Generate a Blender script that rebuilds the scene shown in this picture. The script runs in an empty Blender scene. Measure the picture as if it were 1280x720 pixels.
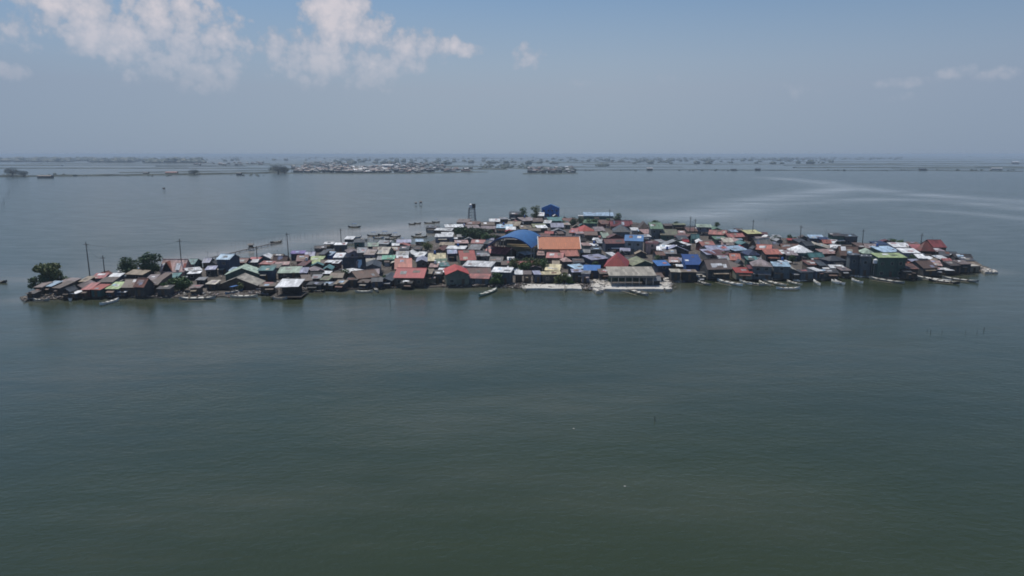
import bpy, math, random
import numpy as np
from mathutils import Vector, Matrix
random.seed(7)
R = math.radians
U = random.uniform
sc = bpy.context.scene
COL = sc.collection
H = 45.0; F = 865.0; PITCH = R(10.95)

# ------------------------------------------------------------------ camera
cd = bpy.data.cameras.new('camera'); cam = bpy.data.objects.new('camera', cd); COL.objects.link(cam)
cam.location = (0, 0, H); cam.rotation_euler = (R(90) - PITCH, 0, 0)
cd.sensor_width = 36; cd.lens = 36 * F / 1280; cd.clip_start = 0.5; cd.clip_end = 80000
sc.camera = cam

def ray(px, py):
    a = (px - 640) / F; b = (360 - py) / F
    return Vector((a, math.cos(PITCH) + b * math.sin(PITCH), -math.sin(PITCH) + b * math.cos(PITCH)))
def at(px, py, z=0.0):
    d = ray(px, py); t = (z - H) / d.z
    return Vector((0, 0, H)) + d * t, t
def atY(px, py, Y):
    d = ray(px, py); t = Y / d.y
    return Vector((0, 0, H)) + d * t, t
def proj(v):
    x, y, z = v[0], v[1], v[2] - H
    dep = y * math.cos(PITCH) - z * math.sin(PITCH)
    up = y * math.sin(PITCH) + z * math.cos(PITCH)
    return 640 + F * x / dep, 360 - F * up / dep

# ------------------------------------------------------------------ mesh builder
class MB:
    def __init__(s): s.v = []; s.f = []
    def add(s, vs, fs):
        n = len(s.v); s.v += [tuple(v) for v in vs]; s.f += [tuple(i + n for i in f) for f in fs]; return s
    def box(s, x0, x1, y0, y1, z0, z1):
        return s.add([(x0,y0,z0),(x1,y0,z0),(x1,y1,z0),(x0,y1,z0),(x0,y0,z1),(x1,y0,z1),(x1,y1,z1),(x0,y1,z1)],
                     [(0,3,2,1),(4,5,6,7),(0,1,5,4),(1,2,6,5),(2,3,7,6),(3,0,4,7)])
    def tube(s, a, b, r0, r1=None, n=6):
        r1 = r0 if r1 is None else r1
        a = Vector(a); b = Vector(b); d = (b - a).normalized()
        u = d.orthogonal().normalized(); w = d.cross(u)
        vs = []
        for p, r in ((a, r0), (b, r1)):
            for k in range(n):
                t = 2 * math.pi * k / n; vs.append(p + u * math.cos(t) * r + w * math.sin(t) * r)
        fs = [(k, (k+1) % n, n + (k+1) % n, n + k) for k in range(n)] + [tuple(range(n-1, -1, -1)), tuple(range(n, 2*n))]
        return s.add(vs, fs)
    def slab(s, poly, t):
        """polygon (ccw from above) extruded downward by t"""
        n = len(poly); top = [Vector(p) for p in poly]; bot = [p - Vector((0, 0, t)) for p in top]
        return s.add(top + bot, [tuple(range(n)), tuple(range(2*n-1, n-1, -1))] + [(k, n + k, n + (k+1) % n, (k+1) % n) for k in range(n)])
    def build(s, name, mat, parent=None, smooth=False, loc=None):
        me = bpy.data.meshes.new(name); me.from_pydata(s.v, [], s.f); me.update()
        if smooth:
            me.polygons.foreach_set('use_smooth', [True] * len(me.polygons))
        me.materials.append(mat)
        o = bpy.data.objects.new(name, me); COL.objects.link(o)
        if parent: o.parent = parent
        if loc is not None: o.location = loc
        return o
def empty(name, loc, rz=0.0):
    o = bpy.data.objects.new(name, None); COL.objects.link(o); o.location = loc; o.rotation_euler = (0, 0, rz)
    o.empty_display_size = 0.5; return o
def tag(o, label=None, cat=None, group=None, kind=None):
    if label: o['label'] = label
    if cat: o['category'] = cat
    if group: o['group'] = group
    if kind: o['kind'] = kind
    return o
def copy_tree(o, parent=None):
    c = o.copy(); COL.objects.link(c)
    if parent: c.parent = parent
    for ch in list(o.children): copy_tree(ch, c)
    return c

# ------------------------------------------------------------------ materials
def newmat(name):
    m = bpy.data.materials.new(name); m.use_nodes = True
    nt = m.node_tree; nt.nodes.clear()
    out = nt.nodes.new('ShaderNodeOutputMaterial'); b = nt.nodes.new('ShaderNodeBsdfPrincipled')
    nt.links.new(b.outputs[0], out.inputs[0]); return m, nt, b
def N(nt, t, **kw):
    n = nt.nodes.new(t)
    for k, v in kw.items():
        if k.startswith('i_'): n.inputs[int(k[2:]) if k[2:].isdigit() else k[2:]].default_value = v
        else: setattr(n, k, v)
    return n
def mth(nt, op, a, b=None, clamp=False):
    n = nt.nodes.new('ShaderNodeMath'); n.operation = op; n.use_clamp = clamp
    for i, x in enumerate((a, b)):
        if x is None: continue
        if isinstance(x, (int, float)): n.inputs[i].default_value = x
        else: nt.links.new(x, n.inputs[i])
    return n.outputs[0]
def mix(nt, fac, a, b, blend='MIX'):
    n = nt.nodes.new('ShaderNodeMix'); n.data_type = 'RGBA'; n.blend_type = blend
    if isinstance(fac, (int, float)): n.inputs[0].default_value = fac
    else: nt.links.new(fac, n.inputs[0])
    for i, x in ((6, a), (7, b)):
        if isinstance(x, tuple): n.inputs[i].default_value = (*x[:3], 1)
        else: nt.links.new(x, n.inputs[i])
    return n.outputs[2]
def ramp(nt, x, p0, p1, a=0.0, b=1.0):
    n = nt.nodes.new('ShaderNodeMapRange'); n.clamp = True
    nt.links.new(x, n.inputs[0])
    for i, v in enumerate((p0, p1, a, b)): n.inputs[i + 1].default_value = v
    return n.outputs[0]
def noise(nt, vec, scale, detail=3, rough=.55):
    n = nt.nodes.new('ShaderNodeTexNoise'); n.inputs['Scale'].default_value = scale
    n.inputs['Detail'].default_value = detail; n.inputs['Roughness'].default_value = rough
    if vec is not None: nt.links.new(vec, n.inputs['Vector'])
    return n
def seeded(nt, mult=37.0):
    """object coordinates moved by a random amount for each object"""
    tc = nt.nodes.new('ShaderNodeTexCoord'); oi = nt.nodes.new('ShaderNodeObjectInfo')
    a = nt.nodes.new('ShaderNodeVectorMath'); a.operation = 'ADD'
    k = mth(nt, 'MULTIPLY', oi.outputs['Random'], mult); cb = nt.nodes.new('ShaderNodeCombineXYZ')
    nt.links.new(k, cb.inputs[0]); nt.links.new(k, cb.inputs[1])
    nt.links.new(tc.outputs['Object'], a.inputs[0]); nt.links.new(cb.outputs[0], a.inputs[1])
    return a.outputs[0], oi.outputs['Random'], tc.outputs['Object']

def roof_mat(name, c, rust=.35, rough=.55, sheet=1.0):
    m, nt, b = newmat(name)
    v, rnd, ob = seeded(nt)
    br = N(nt, 'ShaderNodeTexBrick'); nt.links.new(v, br.inputs['Vector'])
    br.inputs['Scale'].default_value = 1.0; br.inputs['Brick Width'].default_value = 0.85; br.inputs['Row Height'].default_value = 2.6
    br.inputs['Mortar Size'].default_value = .02; br.inputs['Bias'].default_value = 0
    br.inputs['Color1'].default_value = (*(1 - .38 * sheet,) * 3, 1); br.inputs['Color2'].default_value = (*(1 + .2 * sheet,) * 3, 1)
    br.inputs['Mortar'].default_value = (.5, .5, .5, 1)
    base = mix(nt, 1.0, c, br.outputs['Color'], 'MULTIPLY')
    n1 = noise(nt, v, .45, 5, .65)
    n2 = noise(nt, v, 2.3, 4, .7)
    s = mth(nt, 'ADD', mth(nt, 'MULTIPLY', n1.outputs[0], .65), mth(nt, 'MULTIPLY', n2.outputs[0], .35))
    amount = mth(nt, 'MULTIPLY', mth(nt, 'ADD', rnd, .35), rust)
    thr = mth(nt, 'SUBTRACT', .68, mth(nt, 'MULTIPLY', amount, .33))
    f = mth(nt, 'MULTIPLY', mth(nt, 'SUBTRACT', s, thr), 9.0, True)
    dirt = mix(nt, n2.outputs[0], (.075, .052, .045), (.17, .125, .105))
    colr = mix(nt, mth(nt, 'MULTIPLY', f, .75), base, dirt)
    grime = ramp(nt, n2.outputs[0], .3, .7, .78, 1.1)
    cb = N(nt, 'ShaderNodeCombineXYZ')
    for i in range(3): nt.links.new(grime, cb.inputs[i])
    colr = mix(nt, 1.0, colr, cb.outputs[0], 'MULTIPLY')
    hs = N(nt, 'ShaderNodeHueSaturation'); nt.links.new(colr, hs.inputs['Color'])
    nt.links.new(ramp(nt, rnd, 0, 1, .492, .508), hs.inputs['Hue'])
    r2 = mth(nt, 'FRACT', mth(nt, 'MULTIPLY', rnd, 7.31))
    nt.links.new(ramp(nt, r2, 0, 1, .75, 1.15), hs.inputs['Value'])
    nt.links.new(hs.outputs[0], b.inputs['Base Color'])
    b.inputs['Roughness'].default_value = rough; b.inputs['Specular IOR Level'].default_value = .35
    w = N(nt, 'ShaderNodeTexWave'); w.inputs['Scale'].default_value = 2.2; nt.links.new(v, w.inputs['Vector'])
    bm = N(nt, 'ShaderNodeBump'); bm.inputs['Strength'].default_value = .4; bm.inputs['Distance'].default_value = .03
    nt.links.new(w.outputs[0], bm.inputs['Height']); nt.links.new(bm.outputs[0], b.inputs['Normal'])
    return m
def wall_mat(name, c, patch=.5):
    m, nt, b = newmat(name)
    v, rnd, ob = seeded(nt)
    st = N(nt, 'ShaderNodeMapping'); st.inputs['Scale'].default_value = (1.6, 1.6, .35); nt.links.new(v, st.inputs[0])
    n1 = noise(nt, st.outputs[0], 1.1, 5, .65); n2 = noise(nt, v, .5, 3, .5)
    br = N(nt, 'ShaderNodeTexBrick')
    mp = N(nt, 'ShaderNodeMapping'); mp.inputs['Rotation'].default_value = (R(90), 0, 0); nt.links.new(v, mp.inputs[0]); nt.links.new(mp.outputs[0], br.inputs[0])
    br.inputs['Scale'].default_value = 1.0; br.inputs['Brick Width'].default_value = .9; br.inputs['Row Height'].default_value = 1.3; br.inputs['Mortar Size'].default_value = .025
    br.inputs['Color1'].default_value = (.6, .6, .6, 1); br.inputs['Color2'].default_value = (1.15, 1.15, 1.15, 1); br.inputs['Mortar'].default_value = (.45, .45, .45, 1)
    cc = mix(nt, patch, c, mix(nt, 1.0, c, br.outputs[0], 'MULTIPLY'))
    cc = mix(nt, ramp(nt, n1.outputs[0], .42, .72, 0, .75), cc, tuple(x * .42 + .008 for x in c))
    cc = mix(nt, ramp(nt, n2.outputs[0], .52, .7, 0, .35), cc, (.16, .13, .11))
    hs = N(nt, 'ShaderNodeHueSaturation'); nt.links.new(cc, hs.inputs['Color'])
    nt.links.new(ramp(nt, rnd, 0, 1, .75, 1.2), hs.inputs['Value'])
    nt.links.new(hs.outputs[0], b.inputs['Base Color'])
    b.inputs['Roughness'].default_value = .85; b.inputs['Specular IOR Level'].default_value = .2
    return m
def plain_mat(name, c, rough=.7, var=.35, scale=1.5, spec=.3, metal=0.0):
    m, nt, b = newmat(name)
    v, rnd, ob = seeded(nt)
    n1 = noise(nt, v, scale, 5, .65)
    cc = mix(nt, ramp(nt, n1.outputs[0], .35, .7), tuple(x * (1 + var * .4) for x in c), tuple(x * (1 - var) for x in c))
    nt.links.new(cc, b.inputs['Base Color']); b.inputs['Roughness'].default_value = rough
    b.inputs['Specular IOR Level'].default_value = spec; b.inputs['Metallic'].default_value = metal
    return m
RC = {  # roof colours: code -> (linear colour, words, rust amount)
 'red': ((.40,.055,.05), 'red', .3), 'palepink': ((.68,.46,.42), 'patchy pink', .25), 'brick': ((.25,.06,.055), 'brick red', .5), 'pinkred': ((.43,.15,.14), 'faded red', .5), 'pink': ((.5,.32,.30), 'pink', .5),
 'maroon': ((.13,.035,.04), 'maroon', .5), 'rust': ((.20,.085,.06), 'rust-brown', .9), 'brown': ((.095,.07,.058), 'dull brown', .8),
 'orange': ((.60,.17,.075), 'orange', .12), 'coral': ((.48,.17,.12), 'coral', .35), 'white': ((.82,.83,.85), 'white', .1),
 'beige': ((.47,.43,.36), 'beige', .4), 'cream': ((.62,.54,.34), 'cream', .3), 'yellow': ((.50,.47,.24), 'yellowish', .3),
 'lime': ((.38,.47,.23), 'lime green', .25), 'green': ((.11,.20,.13), 'green', .4), 'palegreen': ((.36,.45,.36), 'pale green', .3),
 'mint': ((.26,.60,.44), 'mint green', .1), 'teal': ((.09,.22,.22), 'teal', .3), 'navy': ((.02,.04,.10), 'navy', .3),
 'blue': ((.045,.165,.42), 'blue', .15), 'deepblue': ((.012,.075,.25), 'deep blue', .1), 'paleblue': ((.40,.55,.70), 'pale blue', .15),
 'lilac': ((.34,.35,.47), 'lilac-grey', .3), 'purple': ((.20,.15,.38), 'purple', .2), 'grey': ((.30,.31,.33), 'grey', .5),
 'mauve': ((.33,.27,.28), 'pinkish grey', .8), 'slate': ((.055,.065,.08), 'dark slate', .5), 'dark': ((.03,.032,.036), 'blackish', .6),
 'tan': ((.30,.24,.17), 'tan', .7), 'olive': ((.20,.22,.13), 'olive', .6)}
ROOF = {k: roof_mat('roof_' + k, v[0], v[2], sheet={'orange': .25, 'red': .5, 'blue': .4, 'deepblue': .4}.get(k, 1.0)) for k, v in RC.items()}
WC = {'dk': ((.075,.075,.078), 'dark'), 'gy': ((.21,.215,.21), 'grey'), 'nv': ((.065,.085,.13), 'navy'), 'wh': ((.5,.5,.5), 'whitish'),
 'br': ((.14,.11,.09), 'brown'), 'gn': ((.09,.15,.12), 'dark green'), 'tl': ((.07,.16,.16), 'teal'), 'pk': ((.62,.42,.38), 'pink'),
 'lc': ((.24,.24,.30), 'lilac'), 'cr': ((.45,.37,.24), 'cream'), 'sl': ((.135,.16,.18), 'slate'), 'bl': ((.05,.2,.58), 'blue'),
 'nb': ((.02,.09,.28), 'deep blue'), 'mr': ((.12,.04,.04), 'maroon'), 'gg': ((.2,.22,.18), 'grey-green'), 'tn': ((.27,.24,.18), 'tan'), 'pg': ((.33,.36,.38), 'pale grey')}
WALL = {k: wall_mat('wall_' + k, v[0]) for k, v in WC.items()}
M_GLASS = plain_mat('dark_glass', (.02, .025, .03), .15, .3, 1, .6)
M_FRAME = plain_mat('window_frame', (.35, .33, .3), .6)
M_DOOR = plain_mat('door_wood', (.12, .08, .05), .6)
M_WOOD = plain_mat('weathered_wood', (.06, .05, .043), .85)
M_BAMBOO = plain_mat('bamboo', (.28, .24, .17), .7)
M_TRIMW = plain_mat('white_trim', (.72, .7, .68), .6, .2)
M_CONC = plain_mat('concrete', (.40, .375, .335), .9, .4, .5)
M_METAL = plain_mat('galvanised_metal', (.3, .31, .32), .45, .3, 1, .5, .4)
M_POLE = plain_mat('creosote_pole', (.05, .045, .042), .85)
M_WHITEP = plain_mat('white_plastic', (.75, .76, .78), .4, .15)
M_BLUEP = plain_mat('blue_plastic', (.04, .13, .4), .4, .15)
M_DARK = plain_mat('dark_paint_and_shade', (.02, .022, .025), .6)

# ------------------------------------------------------------------ houses
BUILDINGS = []   # dicts with footprint, colour, screen position for the labels
def roof_and_wall(root, k, w, d, h, r, rm, wm, z0=0.0, ov=.35, t=.09):
    """local frame: x across, y away from the viewer, front wall at y=-d/2"""
    x0, x1, y0, y1 = -w/2, w/2, -d/2, d/2
    wb = MB(); rb = MB()
    j = lambda a=.06: U(-a, a)
    if k == 'S':
        wb.add([(x0,y0,z0),(x1,y0,z0),(x1,y1,z0),(x0,y1,z0),(x0,y0,h),(x1,y0,h),(x1,y1,h),(x0,y1,h),(x0,0,h+r-.02),(x1,0,h+r-.02)],
               [(0,1,5,4),(2,3,7,6),(1,2,6,9,5),(3,0,4,8,7)])
        s = r / (d/2); e = h - s*ov + .10; rr = h + r + .10
        rb.slab([(x0-ov+j(),y0-ov,e+j()),(x1+ov+j(),y0-ov,e+j()),(x1+ov,0,rr),(x0-ov,0,rr)], t)
        rb.slab([(x0-ov,0.004,rr),(x1+ov,0.004,rr),(x1+ov+j(),y1+ov,e+j()),(x0-ov+j(),y1+ov,e+j())], t)
        rb.box(x0-ov, x1+ov, -.16, .16, rr-.03, rr+.05)
    elif k == 'G':
        wb.add([(x0,y0,z0),(x1,y0,z0),(x1,y1,z0),(x0,y1,z0),(x0,y0,h),(x1,y0,h),(x1,y1,h),(x0,y1,h),(0,y0,h+r-.02),(0,y1,h+r-.02)],
               [(0,1,5,8,4),(2,3,7,9,6),(1,2,6,5),(3,0,4,7)])
        s = r / (w/2); e = h - s*ov + .10; rr = h + r + .10
        rb.slab([(x0-ov,y0-ov,e+j()),(0,y0-ov,rr),(0,y1+ov,rr),(x0-ov,y1+ov,e+j())], t)
        rb.slab([(0.004,y0-ov,rr),(x1+ov,y0-ov,e+j()),(x1+ov,y1+ov,e+j()),(0.004,y1+ov,rr)], t)
        rb.box(-.16, .16, y0-ov, y1+ov, rr-.03, rr+.05)
    elif k == 'F':
        wb.add([(x0,y0,z0),(x1,y0,z0),(x1,y1,z0),(x0,y1,z0),(x0,y0,h),(x1,y0,h),(x1,y1,h+r),(x0,y1,h+r)],
               [(0,1,5,4),(1,2,6,5),(2,3,7,6),(3,0,4,7)])
        s = r / d
        rb.slab([(x0-ov+j(),y0-ov,h-s*ov+.10+j()),(x1+ov+j(),y0-ov,h-s*ov+.10+j()),(x1+ov+j(),y1+ov,h+r+s*ov+.10+j()),(x0-ov+j(),y1+ov,h+r+s*ov+.10+j())], t)
    elif k == 'H':
        wb.box(x0, x1, y0, y1, z0, h)
        q = min(w, d) / 2 * .98
        e = h + .04; X0, X1, Y0, Y1 = x0-ov, x1+ov, y0-ov, y1+ov; rr = h + r
        if w >= d: A = (X0+q, 0, rr); B = (X1-q, 0, rr)
        else: A = (0, Y0+q, rr); B = (0, Y1-q, rr)
        c = [(X0,Y0,e),(X1,Y0,e),(X1,Y1,e),(X0,Y1,e)]
        if w >= d: fs = [(0,1,5,4),(2,3,4,5),(1,2,5),(3,0,4)]
        else: fs = [(0,1,4),(1,2,5,4),(2,3,5),(3,0,4,5)]
        rb.add(c + [A, B], fs + [(3,2,1,0)])
        rb.box(X0, X1, Y0, Y1, e-.09, e-.004)
    wall = wb.build('wall', wm, root); roof = rb.build('roof', rm, root)
    return wall, roof

_win = {}
def window_part(root, x, z, y, w=1.1, h=1.0):
    m = MB()
    for a, b, c, e in ((-w/2-.08, w/2+.08, h/2, h/2+.08), (-w/2-.08, w/2+.08, -h/2-.08, -h/2), (-w/2-.08, -w/2, -h/2, h/2), (w/2, w/2+.08, -h/2, h/2)):
        m.box(a, b, -.07, 0.0, c, e)
    f = m.build('window', M_FRAME, root, loc=(x, y, z))
    MB().box(-w/2, w/2, -.035, -.004, -h/2, h/2).build('pane', M_GLASS, f)
def door_part(root, x, z0, y, w=1.0, h=2.0):
    d = MB().box(-w/2, w/2, -.06, -.004, 0, h).build('door', M_DOOR, root, loc=(x, y, z0))
def house(x0, x1, yt, ye, yb, k, col, wall, yaw=None, name=None, cat=None):
    xm = (x0 + x1) / 2; P = ye - yt
    z0 = .45
    if yb:
        b, tb = at(xm, yb, .2 if yb > 344 or xm < 420 else z0); Y = b.y
        e, t = atY(xm, ye, Y); h = max(1.9, e.z)
    else:
        h = U(2.7, 3.2) if P < 9 else U(3.1, 3.7)
        e, t = at(xm, ye, h); Y = e.y
    if yaw and abs(yaw) >= 15: yaw *= 1.5
    w = max(2.2, (x1 - x0) / F * t - .8) / math.cos(R(yaw or 0)); P = max(1.5, P - .6)
    sd = (H - h) / t
    if k in 'SH': d = 2 * P * t / F / (sd + .44)
    elif k == 'F': d = P * t / F / (sd + .16)
    else: d = max(5.5, min(12, (P * t / F - .22 * w) / sd + 3))
    if k in 'SH' and d > 15: d = 15
    d = max(3.0, min(16 if k == 'F' else 15, d))
    BUILDINGS.append(dict(X=e.x, Y=Y, w=w, d=d, h=h, t=t, sd=sd, P=P, k=k, col=col, wall=wall, yaw=yaw if yaw is not None else None,
                          yb=yb, ye=ye, xm=xm, name=name, cat=cat))
    return BUILDINGS[-1]

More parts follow.
